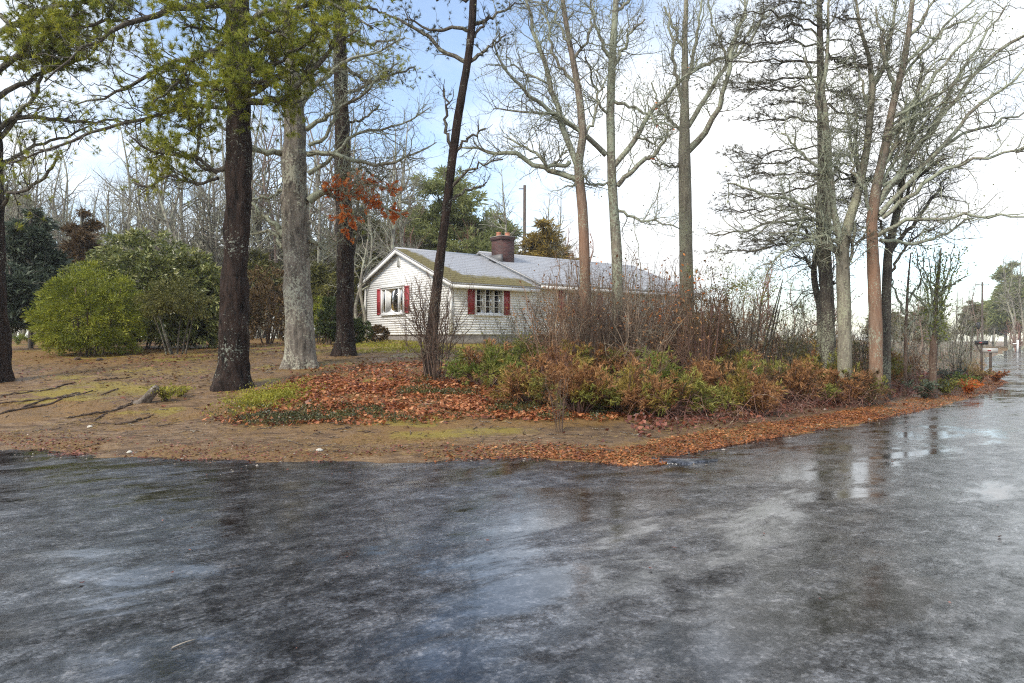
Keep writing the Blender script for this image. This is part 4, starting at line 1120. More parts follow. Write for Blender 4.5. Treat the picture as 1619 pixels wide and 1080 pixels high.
# --- small upright tree by the mailboxes, and a sapling beside it
def sprig(mat, size=(0.04, 0.08), per=2, part_='leaves', frac=1.0):
    def f(g, tw, rng):
        pos, d = tips(tw, rng, per, 0.3); k = rng.random(len(pos)) < frac
        leaves(g, pos[k], rng, size, 0.5, d[k], 0.6)
    f.mat = mat; f.part = part_
    return f
L_YG = mat_leaf('yellow_green_leaves', [(0.1, (0.14, 0.16, 0.03)), (0.5, (0.28, 0.32, 0.06)), (0.9, (0.42, 0.44, 0.12))], 0.5, 0.4, 0.8)
stems = [[(1473 + i * 1.2, 566, 4), (1472 + i * 1.6, 520, 3.6), (1464 + i * 4.5 + (i % 2) * 4, 455, 2.6), (1454 + i * 8, 420, 2), (1448 + i * 10, 390 + (i % 3) * 8, 1.2)] for i in range(8)]
traced_tree('small_tree', 'small upright tree with a brushy yellow-green top, left of the mailboxes', 19.0,
    [(1474, 565, 12), (1476, 540, 11), (1478, 500, 8), (1481, 450, 5), (1486, 415, 3), (1488, 392, 2)],
    stems + [[(1478, 470, 5), (1505, 450, 4), (1530, 436, 2)], [(1478, 490, 5), (1448, 470, 4), (1430, 458, 2)]],
    B_BROWN, 71, [dict(per_m=10, length=(0.3, 0.8), angle=(20, 55), K=6, r0=0.008, up=0.14, wig=0.2, t0=0.1, sides=3), dict(per_m=9, length=(0.10, 0.35), angle=(30, 70), K=4, r0=0.005, up=0.05, wig=0.2, t0=0.1)],
    flare=0.3, rough=0.1, sides=12, bark_top=B_LICH, trunk_branch=0.4, leaf=sprig(L_YG, (0.05, 0.10), 2, frac=0.7))
traced_tree('small_tree', 'thin bare sapling between the maple clump and the small upright tree', 19.0,
    [(1431, 560, 9), (1432, 520, 8), (1434, 480, 7), (1436, 440, 5), (1440, 400, 3)],
    [[(1433, 500, 5), (1418, 470, 4), (1410, 440, 2)], [(1434, 480, 5), (1450, 455, 4), (1462, 430, 2)], [(1433, 520, 4), (1450, 500, 3), (1465, 490, 2)]],
    B_BROWN, 72, BL[1:], slim=0.6, bark_top=B_LICH, flare=0.1, rough=0.05, sides=8, trunk_branch=0.3, buds=0.4)

# ------------------------------------------------------------------ shrubs, hedges and the trees behind
L_YEW = mat_leaf('golden_yew', [(0.1, (0.075, 0.10, 0.012)), (0.45, (0.21, 0.245, 0.022)), (0.85, (0.40, 0.40, 0.05))], 0.5, 0.3, 1.1)
L_OLIVE = mat_leaf('olive_leaves', [(0.1, (0.06, 0.065, 0.018)), (0.5, (0.14, 0.14, 0.035)), (0.9, (0.26, 0.24, 0.07))], 0.5, 0.3, 1.0)
L_RHODO = mat_leaf('leathery_leaves', [(0.1, (0.06, 0.085, 0.022)), (0.5, (0.18, 0.205, 0.055)), (0.9, (0.38, 0.37, 0.13))], 0.35, 0.2, 0.8, 0.6)
L_HOLLY = mat_leaf('dark_blue_green', [(0.1, (0.028, 0.045, 0.026)), (0.5, (0.065, 0.088, 0.055)), (0.9, (0.15, 0.18, 0.12))], 0.45, 0.2, 0.7)
L_CEDAR = mat_leaf('bronze_cedar', [(0.1, (0.06, 0.035, 0.016)), (0.5, (0.13, 0.082, 0.035)), (0.9, (0.22, 0.15, 0.06))], 0.6, 0.25, 0.6)
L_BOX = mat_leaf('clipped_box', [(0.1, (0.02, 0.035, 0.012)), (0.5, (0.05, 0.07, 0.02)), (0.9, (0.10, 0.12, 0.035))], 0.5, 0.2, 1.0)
L_RUST = mat_leaf('rust_juniper', [(0.1, (0.12, 0.055, 0.028)), (0.5, (0.31, 0.15, 0.06)), (0.9, (0.52, 0.29, 0.12))], 0.6, 0.25, 1.4)
L_JUN = mat_leaf('juniper_green', [(0.1, (0.09, 0.10, 0.018)), (0.5, (0.22, 0.22, 0.045)), (0.9, (0.38, 0.36, 0.09))], 0.55, 0.25, 1.2)
L_JUNB = mat_leaf('juniper_fresh', [(0.1, (0.08, 0.115, 0.02)), (0.5, (0.19, 0.235, 0.04)), (0.9, (0.34, 0.38, 0.09))], 0.5, 0.3, 1.2)
L_JUNO = mat_leaf('juniper_ochre', [(0.1, (0.13, 0.09, 0.022)), (0.5, (0.29, 0.21, 0.045)), (0.9, (0.45, 0.33, 0.09))], 0.6, 0.25, 1.2)
B_JUN = mat_bark('juniper_stems', (0.06, 0.03, 0.024), (0.18, 0.10, 0.075), (0.3, 0.25, 0.18), 0.2, 14, 0.4)

def sphere_dirs(n, rng, up=-0.3):
    d = nrm(rng.normal(size=(int(n * 2.2) + 8, 3)))
    d = d[d[:, 2] > up][:n]
    return d

def clumps(g, c, rad, n_cl, per, cl_r, rng, size, ratio=0.45, up=-0.25, fill=0.35, outward=0.8, droop=0.0, squash=0.75, nv=0.0):
    """foliage as many small clumps spread over (and a little inside) an ellipsoid"""
    d = sphere_dirs(n_cl, rng, up)
    rr = 1 - fill * rng.random(len(d)) ** 2
    if nv: rr = rr * (1 + nv * (vnoise(d[:, 0] * 2.3 + 7, d[:, 2] * 2.3 + d[:, 1] * 1.9, 9) - 0.5))
    cc = c + d * rad * rr[:, None]
    p = np.repeat(cc, per, axis=0); dd = np.repeat(d, per, axis=0)
    e = nrm(rng.normal(size=p.shape)) * (rng.random(len(p)) ** 0.5)[:, None] * cl_r
    e[:, 2] *= squash
    p = p + e
    ax = nrm(dd * outward + nrm(e) * 0.7 + rng.normal(size=p.shape) * 0.35)
    leaves(g, p, rng, size, ratio, ax, 0.1, 0, droop)

def bush(name, label, px, Y, top, width, leaf, rng_seed, depth=None, n_cl=500, per=24, cl_r=0.14, size=(0.04, 0.08), ratio=0.4, base_gap=0.0, nv=0.3, cat='bush', group=None,
         droop=0.0, blobs=None, stem=B_BROWN, n_stem=7, fill=0.3, outward=0.8, lean=0.0):
    """top: photo y of the top; width: photo px; blobs: extra (dx m, dy m, scale, height scale)"""
    rng = np.random.default_rng(rng_seed)
    base = on_ground(px, Y)
    wid = width / F * Y * 0.5; hgt = CAMZ - (top - CY) / F * Y - base[2]
    t = thing(name, label, cat, base, group)
    g = Geo()
    bl = blobs or [(0, 0, 1.0, 1.0)]
    for (dx, dy, sc, hs) in bl:
        lo = base_gap * hgt
        ctr = base + np.array([dx, dy, lo + (hgt * hs - lo) * 0.45])
        rad = np.array([wid * sc, (depth or wid) * sc, (hgt * hs - lo) * 0.56])
        clumps(g, ctr, rad - cl_r * 0.6, int(n_cl * sc * sc / (1 if len(bl) == 1 else 1.3)), per, cl_r, rng, size, ratio, -0.75, fill, outward, droop, nv=nv)
    obj('foliage', g.mesh('foliage', leaf, False, base), t)
    P = []
    for k in range(n_stem):
        a = rng.uniform(0, 2 * np.pi); r = rng.uniform(0.05, 0.25) * wid
        s0 = base + np.array([math.cos(a) * r, math.sin(a) * r, -0.06]); e = base + np.array([math.cos(a) * wid * 0.6 + lean, math.sin(a) * wid * 0.5, hgt * rng.uniform(0.5, 0.75)])
        P.append(smooth_line(np.array([s0, s0 * 0.6 + e * 0.4 + rng.normal(size=3) * 0.05, e]), 7, 1))
    for p in P:
        g = Geo().tubes(p, np.linspace(0.024, 0.009, 7) * max(0.6, min(1.5, hgt / 2)), 6)
        obj('stem', g.mesh('stem', stem, True, base), t)
    return t

yb = G(140, 567)
bush('clipped_yew', 'big rounded golden-green clipped bush on the sandy yard', 138, yb[1] + 1.35, 417, 168, L_YEW, 101, depth=1.35, n_cl=620, per=30, cl_r=0.17, size=(0.06, 0.13), ratio=0.26,
     nv=0.40, fill=0.18, blobs=[(0.25, 0, 0.92, 1.0), (-0.75, 0.1, 0.62, 0.82), (0.95, 0.1, 0.55, 0.80), (0.1, -0.3, 0.85, 0.75), (-0.4, -0.2, 0.75, 0.88)])
bush('olive_shrub', 'loose olive-brown shrub on bare stems, between the clipped bush and the big dark pine', 278, yb[1] + 0.9, 438, 108, L_OLIVE, 102, n_cl=330, per=22, cl_r=0.16, base_gap=0.42, nv=0.5, fill=0.6, n_stem=6, size=(0.06, 0.12), droop=0.3, stem=B_DARK)
bush('rhododendron', 'large dome of leathery rhododendron behind the clipped bush', 228, 26.5, 366, 235, L_RHODO, 103, depth=2.2, n_cl=1250, per=18, cl_r=0.22, size=(0.14, 0.25), ratio=0.32, nv=0.35, fill=0.2, droop=0.35,
     blobs=[(0, 0, 0.85, 1.0), (1.7, -0.3, 0.55, 0.82), (-1.7, -0.3, 0.55, 0.78), (0.4, -0.9, 0.6, 0.8), (2.5, -0.2, 0.4, 0.7)])
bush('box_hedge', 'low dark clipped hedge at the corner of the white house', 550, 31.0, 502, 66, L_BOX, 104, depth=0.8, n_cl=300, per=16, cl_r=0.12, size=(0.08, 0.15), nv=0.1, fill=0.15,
     blobs=[(0, 0, 0.9, 1.0), (-0.6, 0, 0.6, 0.98), (0.6, 0, 0.6, 1.0)])
bush('round_shrub', 'small round brownish shrub against the white gable wall', 598, 32.5, 513, 36, L_CEDAR, 105, n_cl=140, per=18, cl_r=0.10, size=(0.07, 0.13), nv=0.25, fill=0.4)
bush('evergreen_shrub', 'dark shrub between the oak and the dark straight trunk', 520, 30.0, 470, 46, L_BOX, 106, n_cl=200, per=14, cl_r=0.16, size=(0.09, 0.18), nv=0.4, fill=0.5)
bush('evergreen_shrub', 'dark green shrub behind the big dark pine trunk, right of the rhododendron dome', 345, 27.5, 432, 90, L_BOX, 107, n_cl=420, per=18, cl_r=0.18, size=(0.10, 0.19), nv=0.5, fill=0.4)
bush('evergreen_shrub', 'brown-stemmed dark thicket bush between the big pine and the oak', 420, 31.0, 425, 100, L_CEDAR, 108, n_cl=420, per=14, cl_r=0.2, size=(0.10, 0.20), nv=0.6, fill=0.6)
bush('evergreen_shrub', 'yellow-green shrub behind the oak near the dark hedge', 500, 34.0, 470, 60, L_YEW, 109, n_cl=160, per=14, cl_r=0.16, size=(0.09, 0.18), nv=0.5, fill=0.5)

def conifer(name, label, px, Y, top, width, leaf, rng_seed, bark=B_DARK, whorls=22, per=26, size=(0.10, 0.2), ratio=0.35, skirt=0.06, droop=0.05, power=0.8, cat='tree', group=None, open_=1.0, nb=7, full=1.7):
    """evergreen: trunk, tiers of boughs, clumps of foliage along each bough"""
    rng = np.random.default_rng(rng_seed)
    base = on_ground(px, Y)
    hgt = CAMZ - (top - CY) / F * Y - base[2]; wid = width / F * Y * 0.5
    t = thing(name, label, cat, base, group)
    tp = np.array([base + [0, 0, -0.2], base + [0.05, 0, hgt * 0.5], base + [0, 0, hgt * 0.97]])
    tl = smooth_line(tp, 12, 1)
    g = Geo().tubes(tl, np.linspace(hgt * 0.018, 0.02, 12), 10); obj('trunk', g.mesh('trunk', bark, True, base), t)
    P = []
    for k in range(whorls):
        f = skirt + (1 - skirt) * (k + rng.uniform(0, 0.7)) / whorls
        L = wid * ((1 - f) ** power) * 1.0 + 0.12
        for j in range(nb):
            a = rng.uniform(0, 2 * np.pi); l = L * rng.uniform(0.55, 1.12)
            z0 = base[2] + f * hgt
            d = np.array([math.cos(a), math.sin(a), 0])
            p0 = np.array([base[0], base[1], z0]); r_ = np.linspace(0, 1, 6)[:, None]
            P.append(p0 + d * l * r_ + np.array([0, 0, 1.0]) * (-droop * l * np.sin(r_ * 2.2) + 0.22 * l * r_ ** 2) + rng.normal(size=(6, 3)) * 0.03 * l * r_)
    P = np.array(P); R = np.linspace(0.03, 0.006, 6)[None, :].repeat(len(P), 0) * min(1.2, hgt / 10)
    g = Geo().tubes(P, R, 4, cap=False); br = obj('boughs', g.mesh('boughs', bark, True, base), t)
    n = int(per * open_)
    idx = np.repeat(np.arange(len(P)), n); tt = rng.uniform(0.25, 1.05, len(idx)) * 5; i = np.minimum(tt.astype(int), 4); w = (tt - i)[:, None]
    pos = P[idx, i] * (1 - w) + P[idx, i + 1] * w
    lb = np.linalg.norm(P[idx, 5] - P[idx, 0], axis=1)[:, None]
    pos = pos + rng.normal(size=pos.shape) * np.array([0.11, 0.11, 0.06]) * lb
    ax = nrm(nrm(P[idx, 5] - P[idx, 0]) + rng.normal(size=pos.shape) * 0.7)
    g = Geo(); leaves(g, pos, rng, (size[0] * full, size[1] * full), ratio, ax, 0.1)
    obj('foliage', g.mesh('foliage', leaf, False, base), br)
    return t

def fluffy(name, label, px, Y, top, width, leaf, seed, blobs, n_cl=150, per=18, cl_r=0.6, size=(0.35, 0.75), ratio=0.17, cat='tree', bark=B_DARK):
    """soft-crowned pine: trunk, boughs and needle masses on lobes (dx, dz fraction, radius fraction)"""
    rng = np.random.default_rng(seed); base = on_ground(px, Y)
    hgt = CAMZ - (top - CY) / F * Y - base[2]; wid = width / F * Y * 0.5
    t = thing(name, label, cat, base)
    tl = smooth_line(np.array([base + [0, 0, -0.2], base + [0.1, 0, hgt * 0.5], base + [0, 0, hgt * 0.95]]), 10, 1)
    obj('trunk', Geo().tubes(tl, np.linspace(hgt * 0.018, 0.03, 10), 10).mesh('trunk', bark, True, base), t)
    g = Geo(); P = []
    for (dx, fz, fr) in blobs:
        c = base + np.array([dx * wid, rng.uniform(-0.4, 0.4) * wid, fz * hgt]); r = fr * wid
        P.append(smooth_line(np.array([base + [0, 0, fz * hgt * 0.85], base * 0.4 + c * 0.6 + [0, 0, (fz * 0.34) * hgt * 0], c]) if False else np.array([base + [0, 0, max(fz - 0.12, 0.05) * hgt], (base + [0, 0, fz * hgt]) * 0.5 + c * 0.5, c]), 7, 1))
        clumps(g, c, np.array([r, r, r * 0.8]), int(n_cl * fr * fr * 4), per, cl_r, rng, size, ratio, -0.9, 0.9, 0.5, 0.0, 0.45, 0.7)
    P = np.array(P); C, CR_ = grow(P, np.full(P.shape[:2], 0.05), rng, per_m=3, length=(0.8, 2.0), K=5, r0=0.02, up=0.03)
    gb = Geo().tubes(P, np.linspace(0.09, 0.03, 7)[None].repeat(len(P), 0), 5, cap=False); gb.tubes(C, CR_, 3, cap=False)
    br = obj('boughs', gb.mesh('boughs', bark, True, base), t)
    obj('foliage', g.mesh('foliage', leaf, False, base), br)
WP = [(0, 0.93, 0.16), (0.12, 0.85, 0.26), (-0.2, 0.80, 0.28), (0.3, 0.74, 0.32), (-0.35, 0.68, 0.36), (0.1, 0.66, 0.4), (0.5, 0.60, 0.36), (-0.6, 0.56, 0.34), (0, 0.52, 0.45), (0.55, 0.46, 0.4), (-0.55, 0.42, 0.42), (0.1, 0.36, 0.45), (0.75, 0.36, 0.3), (-0.8, 0.36, 0.28)]
fluffy('white_pine', 'large soft-green pine rising behind the house roof', 702, 54.0, 248, 205, L_WPINE, 124, WP, 190)
fluffy('white_pine', 'smaller soft-green pine behind the gable peak', 652, 60.0, 318, 110, L_WPINE, 125, WP)
fluffy('evergreen_tree', 'yellowish evergreen behind the roof, right of the chimney', 858, 56.0, 345, 130, L_JUNO, 126, WP)
fluffy('evergreen_tree', 'dark green evergreen behind the chimney', 772, 60.0, 348, 100, L_WPINE, 127, WP)
fluffy('evergreen_tree', 'olive pine in the woods between the big pine and the oak', 400, 42.0, 395, 130, L_OLIVE, 128, WP, size=(0.28, 0.55), cl_r=0.45)
fluffy('evergreen_tree', 'olive pine in the woods just left of the white gable', 575, 46.0, 322, 110, L_OLIVE, 129, WP, size=(0.3, 0.6), cl_r=0.5)
fluffy('evergreen_tree', 'dark blue-green evergreen at the left edge, behind the clipped bush', 48, 28.0, 318, 105, L_HOLLY, 121, WP, 150, 18, 0.34, (0.18, 0.34), 0.3)
fluffy('evergreen_tree', 'lower dark evergreen in the gap left of the clipped bush', 15, 26.0, 415, 110, L_HOLLY, 122, WP, 130, 18, 0.28, (0.16, 0.30), 0.3)
fluffy('cedar_tree', 'bronze-brown cedar rising behind the rhododendron dome', 128, 33.0, 322, 92, L_CEDAR, 123, WP, 150, 18, 0.3, (0.16, 0.34), 0.2)

def copy_thing(src, px, Y, sc, rz, label, group=None):
    t = src.copy(); COL.objects.link(t); t.location = tuple(on_ground(px, Y)); t.rotation_euler = (0, 0, rz); t.scale = (sc, sc, sc); t['label'] = label
    if group: t['group'] = group
    for ch in list(src.children):
        c = ch.copy(); COL.objects.link(c); c.parent = t
        for gch in list(ch.children):
            d = gch.copy(); COL.objects.link(d); d.parent = c
    return t
by_label = {o.get('label'): o for o in bpy.data.objects if o.get('label')}
ev_o, ev_g, ev_w = by_label['olive pine in the woods between the big pine and the oak'], by_label['olive pine in the woods just left of the white gable'], by_label['smaller soft-green pine behind the gable peak']
for i, (src, px, Y, sc, l_) in enumerate(((ev_o, 265, 50, 1.2, 'olive pine in the woods above the rhododendron dome'), (ev_o, 330, 46, 1.0, 'olive pine in the woods just left of the big dark pine'), (ev_g, 440, 56, 0.95, 'olive pine deep in the woods behind the oak'),
        (ev_o, 505, 40, 0.8, 'low olive pine between the oak and the dark straight trunk'), (ev_g, 360, 58, 0.9, 'olive pine deep in the woods behind the big dark pine'), (ev_w, 190, 62, 0.8, 'soft-green pine deep in the woods above the clipped bush'),
        (ev_g, 610, 58, 0.85, 'olive pine above the left slope of the gable'), (ev_o, 85, 58, 1.3, 'olive pine in the woods at far left behind the dark evergreen'), (ev_w, 815, 70, 0.72, 'soft-green pine behind the roof near the utility pole'),
        (ev_g, 740, 64, 0.7, 'olive pine behind the ridge left of the chimney'), (ev_o, 905, 66, 0.9, 'low olive pine behind the right part of the roof'), (ev_o, 1460, 62, 0.8, 'low olive pine beyond the small upright tree'), (ev_o, 1400, 70, 0.8, 'low olive pine beyond the maple trunks'),
        (ev_w, 20, 64, 1.25, 'soft-green pine tall behind the dark evergreen at the left edge'), (ev_o, 150, 60, 1.75, 'tall olive pine above the bronze cedar'), (ev_g, 235, 66, 1.25, 'tall olive pine deep in the woods left of the big dark pine'), (ev_o, 310, 62, 1.7, 'tall olive pine close behind the left side of the big dark pine'),
        (ev_g, 480, 64, 1.15, 'tall olive pine seen just right of the oak'), (ev_o, 535, 58, 1.6, 'tall olive pine seen behind the dark straight trunk'), (ev_w, 795, 60, 0.95, 'soft-green pine behind the chimney pots'), (ev_g, 885, 60, 0.8, 'olive pine behind the roof, right of the yellowish evergreen'),
        (ev_w, 1590, 150, 1.6, 'tall dim pine above the far road'), (ev_g, 1535, 110, 0.9, 'pale pine beyond the mailboxes'))):
    copy_thing(src, px, Y, sc, i * 1.1, l_)

# --- bare woods: a few kinds of tree, each standing many times
def bare_tree_kind(seed, hgt, spread, bark, dens=1.0, stems=1, first=0.3):
    rng = np.random.default_rng(seed)
    tr, cr = Geo(), Geo()
    LP, LR = [], []
    for s in range(stems):
        x = np.cumsum(rng.normal(size=(10, 2)) * 0.018 * hgt, axis=0) * (1 if stems == 1 else 1.4); x -= x[0]
        p = np.column_stack([x[:, 0], x[:, 1], np.linspace(-0.2, hgt * rng.uniform(0.85, 1), 10)])
        r = np.linspace(hgt * 0.013, 0.02, 10)
        p = smooth_line(np.column_stack([p, r]), 14, 1)
        tr.tubes(p[:, :3], p[:, 3], 8); LP.append(p[:, :3]); LR.append(p[:, 3])
    P, R = np.array(LP), np.array(LR)
    A, AR = grow(P, R, rng, per_m=2.0 * dens, length=(hgt * 0.18 * spread, hgt * 0.38 * spread), angle=(30, 65), K=8, r0=0.05, up=0.07, wig=0.16, t0=first, tipscale=0.35)
    B, BR = grow(A, AR, rng, per_m=2.6 * dens, length=(hgt * 0.06, hgt * 0.15), angle=(30, 70), K=5, r0=0.022, up=0.05, wig=0.2, t0=0.15)
    C, CR_ = grow(B, BR, rng, per_m=3.6 * dens, length=(0.25, 0.8), angle=(30, 70), K=3, r0=0.012, up=0.05, wig=0.2, t0=0.1)
    cr.tubes(A, AR, 4, cap=False); cr.tubes(B, BR, 3, cap=False); cr.tubes(C, CR_, 3, cap=False)
    return tr.mesh('trunk', bark, True), cr.mesh('crown', bark, True)
B_FARW = mat_bark('far_warm_bark', (0.12, 0.085, 0.07), (0.25, 0.18, 0.145), (0.33, 0.30, 0.22), 0.3, 4, 0.3)
B_FARR = mat_bark('far_red_twigs', (0.17, 0.085, 0.065), (0.31, 0.17, 0.13), (0.35, 0.26, 0.2), 0.2, 4, 0.3)
KINDS = [bare_tree_kind(201, 11, 0.95, B_FAR, 1.45), bare_tree_kind(202, 12, 0.75, B_FAR, 1.5), bare_tree_kind(203, 9, 1.0, B_FARW, 1.6), bare_tree_kind(204, 10, 0.9, B_FAR, 1.35, 2), bare_tree_kind(205, 7, 1.1, B_FARR, 1.7, 3, 0.15)]
def bare(px, Y, top, kind, name, label, group, rz):
    base = on_ground(px, Y)
    hgt = CAMZ - (top - CY) / F * Y - base[2]
    t = thing(name, label, 'tree', base, group, rz)
    sc = hgt / [11, 12, 9, 10, 7][kind]
    t.scale = (sc, sc, sc)
    obj('trunk', KINDS[kind][0], t); obj('crown', KINDS[kind][1], t)
    return t
rw = np.random.default_rng(301)
ORD = ['first', 'second', 'third', 'fourth', 'fifth', 'sixth', 'seventh', 'eighth', 'ninth', 'tenth', 'eleventh', 'twelfth']
lb = 'bare grey tree in the woods behind the clipped bush and rhododendron'
for i, px in enumerate(np.linspace(-40, 340, 46)):
    bare(px + rw.uniform(-14, 14), rw.uniform(34, 62), rw.uniform(180, 330), [0, 3, 1, 0, 3][i % 5], 'bare_tree', lb, 'bare trees behind the clipped bush', rw.uniform(0, 6.28))
lb = 'bare tree in the woods seen between the dark pine trunks'
for i, px in enumerate(np.linspace(345, 640, 38)):
    bare(px + rw.uniform(-12, 12), rw.uniform(38, 64), rw.uniform(130, 320), [0, 1, 2, 3, 1][i % 5], 'bare_tree', lb, 'bare trees between the dark trunks', rw.uniform(0, 6.28))
bare(808, 50, 225, 1, 'bare_tree', 'pale slender bare tree behind the roof between the leaning pine and the pole', None, 1.0)
bare(748, 54, 318, 4, 'bare_tree', 'reddish-brown twiggy bare tree behind the chimney', None, 0.4)
bare(875, 56, 290, 3, 'bare_tree', 'forked pale bare tree behind the roof, right of the utility pole', None, 2.0)
bare(632, 50, 330, 4, 'bare_tree', 'pinkish twiggy bare tree above the gable peak', None, 3.0)
bare(900, 62, 345, 4, 'bare_tree', 'reddish twiggy bare tree low behind the right part of the roof', None, 5.0)
bush('cedar_shrub', 'rusty half-dead young cedar right of the thick grey trunk', 1112, 18.8, 420, 105, L_CEDAR, 521, n_cl=170, per=14, cl_r=0.16, size=(0.06, 0.13), ratio=0.2, base_gap=0.15, nv=0.9, fill=0.9, n_stem=8, stem=B_JUN)
bush('young_pine', 'yellow-green sprawling young pine below the layered pine sprays', 1180, 20.5, 385, 190, L_YG, 522, n_cl=150, per=12, cl_r=0.2, size=(0.06, 0.14), ratio=0.2, base_gap=0.45, nv=0.9, fill=0.95, n_stem=9, stem=B_DARK, droop=-0.2)
lb = 'faint bare tree in the gap right of the house'
for i, px in enumerate(np.linspace(1105, 1330, 9)):
    bare(px + rw.uniform(-10, 10), rw.uniform(55, 85), rw.uniform(395, 450), [3, 4, 2][i % 3], 'bare_tree', lb, 'bare trees right of the house', rw.uniform(0, 6.28))['label'] = 'faint bare tree in the gap right of the house, %s from the left' % ORD[i]
lb = 'bare tree beyond the maple clump, left of the mailboxes'
for i, px in enumerate(np.linspace(1395, 1540, 11)):
    bare(px + rw.uniform(-5, 5), rw.uniform(42, 75), rw.uniform(420, 470), [3, 2, 1][i % 3], 'bare_tree', lb, 'bare trees left of the mailboxes', rw.uniform(0, 6.28))['label'] = lb + ', %s from the left' % ORD[i]
lb = 'tall grey bare tree across the road at the right edge'
for i, (px, Y, top, k) in enumerate(((1532, 165, 475, 1), (1552, 170, 470, 3), (1575, 150, 445, 1), (1596, 125, 400, 3), (1615, 118, 392, 0))):
    bare(px, Y, top, k, 'bare_tree', lb, 'bare trees across the road', rw.uniform(0, 6.28))['label'] = 'grey bare tree beyond the far road, %s from the left' % ORD[i]
fluffy('white_pine', 'dim grey-green pine across the road at the right edge', 1612, 135.0, 432, 80, L_WPINE, 131, WP, 110, 14, 1.2, (0.7, 1.5), 0.2)  # lighter needle colour chosen to paint in the haze of distance
fluffy('white_pine', 'hazy pine at the far end of the road', 1570, 160.0, 468, 60, L_WPINE, 132, WP, 110, 14, 1.4, (0.8, 1.6), 0.2)  # part of this haze is in the pale needle colour, not the air
bare(1606, 105, 498, 4, 'bare_shrub', 'reddish bare shrub across the road beside the white post', None, 1.2)

# --- woodland edge far behind: twigs and saplings nobody could count
def thicket(px0, px1, Y0, Y1, n, h, mat, seed, name='undergrowth', per=3, thick=1.0):
    rng = np.random.default_rng(seed)
    g = Geo()
    Y = rng.uniform(Y0, Y1, n); px = rng.uniform(px0, px1, n); x = (px - CX) / F * Y
    z = H(x, Y) - 0.1
    hh = h * rng.uniform(0.4, 1.0, n)
    p = np.zeros((n, 6, 3)); p[:, 0] = np.column_stack([x, Y, z]); d = nrm(np.column_stack([rng.normal(size=n) * 0.35, rng.normal(size=n) * 0.35, np.ones(n)]))
    for j in range(1, 6):
        d = nrm(d + rng.normal(size=(n, 3)) * 0.15); p[:, j] = p[:, j - 1] + d * (hh / 5)[:, None]
    r = thick * np.linspace(0.02, 0.006, 6)[None, :] * rng.uniform(0.6, 1.5, n)[:, None]
    g.tubes(p, r, 3, cap=False)
    C, CR_ = grow(p, r, rng, per_m=per, length=(0.25 * thick, 0.9 * thick), angle=(25, 70), K=4, r0=0.009 * thick, up=0.05, wig=0.22, t0=0.15)
    g.tubes(C, CR_, 3, cap=False)
    o = obj(name, g.mesh(name, mat, True)); tag(o, kind='stuff')
    return o
tag(thicket(-60, 470, 36, 60, 300, 4.6, B_FAR, 401), 'grey-brown brush along the foot of the woods at left', 'undergrowth')
tag(thicket(360, 620, 38, 60, 170, 4.4, B_FARW, 402), 'brown brush under the woods left of the house', 'undergrowth')
tag(thicket(1080, 1400, 45, 80, 220, 4.0, B_FARW, 403), 'thin brown brush in the open gap right of the house', 'undergrowth')
tag(thicket(-120, 1750, 105, 190, 420, 9.0, B_FAR, 405, 'treeline', 1.2, 2.6), 'distant grey treeline along the horizon', 'treeline')
tag(thicket(1390, 1560, 40, 100, 220, 4.4, B_FAR, 404), 'grey brush beyond the maple clump toward the far road', 'undergrowth')

# --- bare many-stemmed shrubs
def stem_shrub(name, label, px, Y, top, width, seed, n=14, bark=B_BROWN, twig=(4.0, 5.0), leaf=None, group=None, r0=0.012, base_w=0.15, cat='shrub', per=1, frac=0.3, size=(0.05, 0.09)):
    rng = np.random.default_rng(seed)
    base = on_ground(px, Y); hgt = CAMZ - (top - CY) / F * Y - base[2]; wid = width / F * Y * 0.5
    t = thing(name, label, cat, base, group)
    P = []
    for k in range(n):
        a = rng.uniform(0, 2 * np.pi); f = rng.uniform(0.15, 1.0)
        s0 = base + np.array([math.cos(a) * base_w * rng.random(), math.sin(a) * base_w * rng.random(), -0.05])
        e = base + np.array([math.cos(a) * wid * f, math.sin(a) * wid * f * 0.7, hgt * rng.uniform(0.65, 1.0) * (1 - 0.25 * f)])
        m_ = s0 * 0.5 + e * 0.5; m_[:2] = s0[:2] * 0.62 + e[:2] * 0.38
        p = smooth_line(np.array([s0, m_, e]), 9, 1); p[1:] += rng.normal(size=(8, 3)) * 0.02 * hgt * np.linspace(0.2, 1, 8)[:, None]
        P.append(p)
    P = np.array(P); R = np.linspace(1, 0.3, 9)[None, :] * rng.uniform(0.5, 1.1, n)[:, None] * r0
    for p, r in zip(P, R):
        obj('stem', Geo().tubes(p, r, 5).mesh('stem', bark, True, base), t)
    g = Geo()
    A, AR = grow(P, R, rng, per_m=twig[0] * 1.2, length=(0.25 * hgt, 0.5 * hgt), angle=(20, 60), K=6, r0=r0 * 0.55, up=0.05, wig=0.18, t0=0.2, tipscale=0.5)
    B, BR = grow(A, AR, rng, per_m=twig[1] * 1.3, length=(0.10, 0.38), angle=(30, 70), K=4, r0=r0 * 0.42, up=0.03, wig=0.2, t0=0.15)
    g.tubes(A, AR, 3, cap=False); g.tubes(B, BR, 3, cap=False)
    cr = obj('crown', g.mesh('crown', bark, True, base), t)
    if leaf is not None:
        g = Geo(); pos, d = tips(B, rng, per, 0.3); k = rng.random(len(pos)) < frac
        leaves(g, pos[k], rng, size, 0.5, d[k], 0.6, 0, 0.3)
        obj('leaves', g.mesh('leaves', leaf, False, base), cr)
    return t
stem_shrub('bare_shrub', 'bare brown many-stemmed shrub round the foot of the leaning pine', 690, 16.4, 398, 175, 501, 26, base_w=0.40, r0=0.020, twig=(5, 6))
stem_shrub('bare_shrub', 'bare dark shrub in front of the right-hand shuttered window', 840, 19.0, 425, 130, 502, 14, B_DARK)
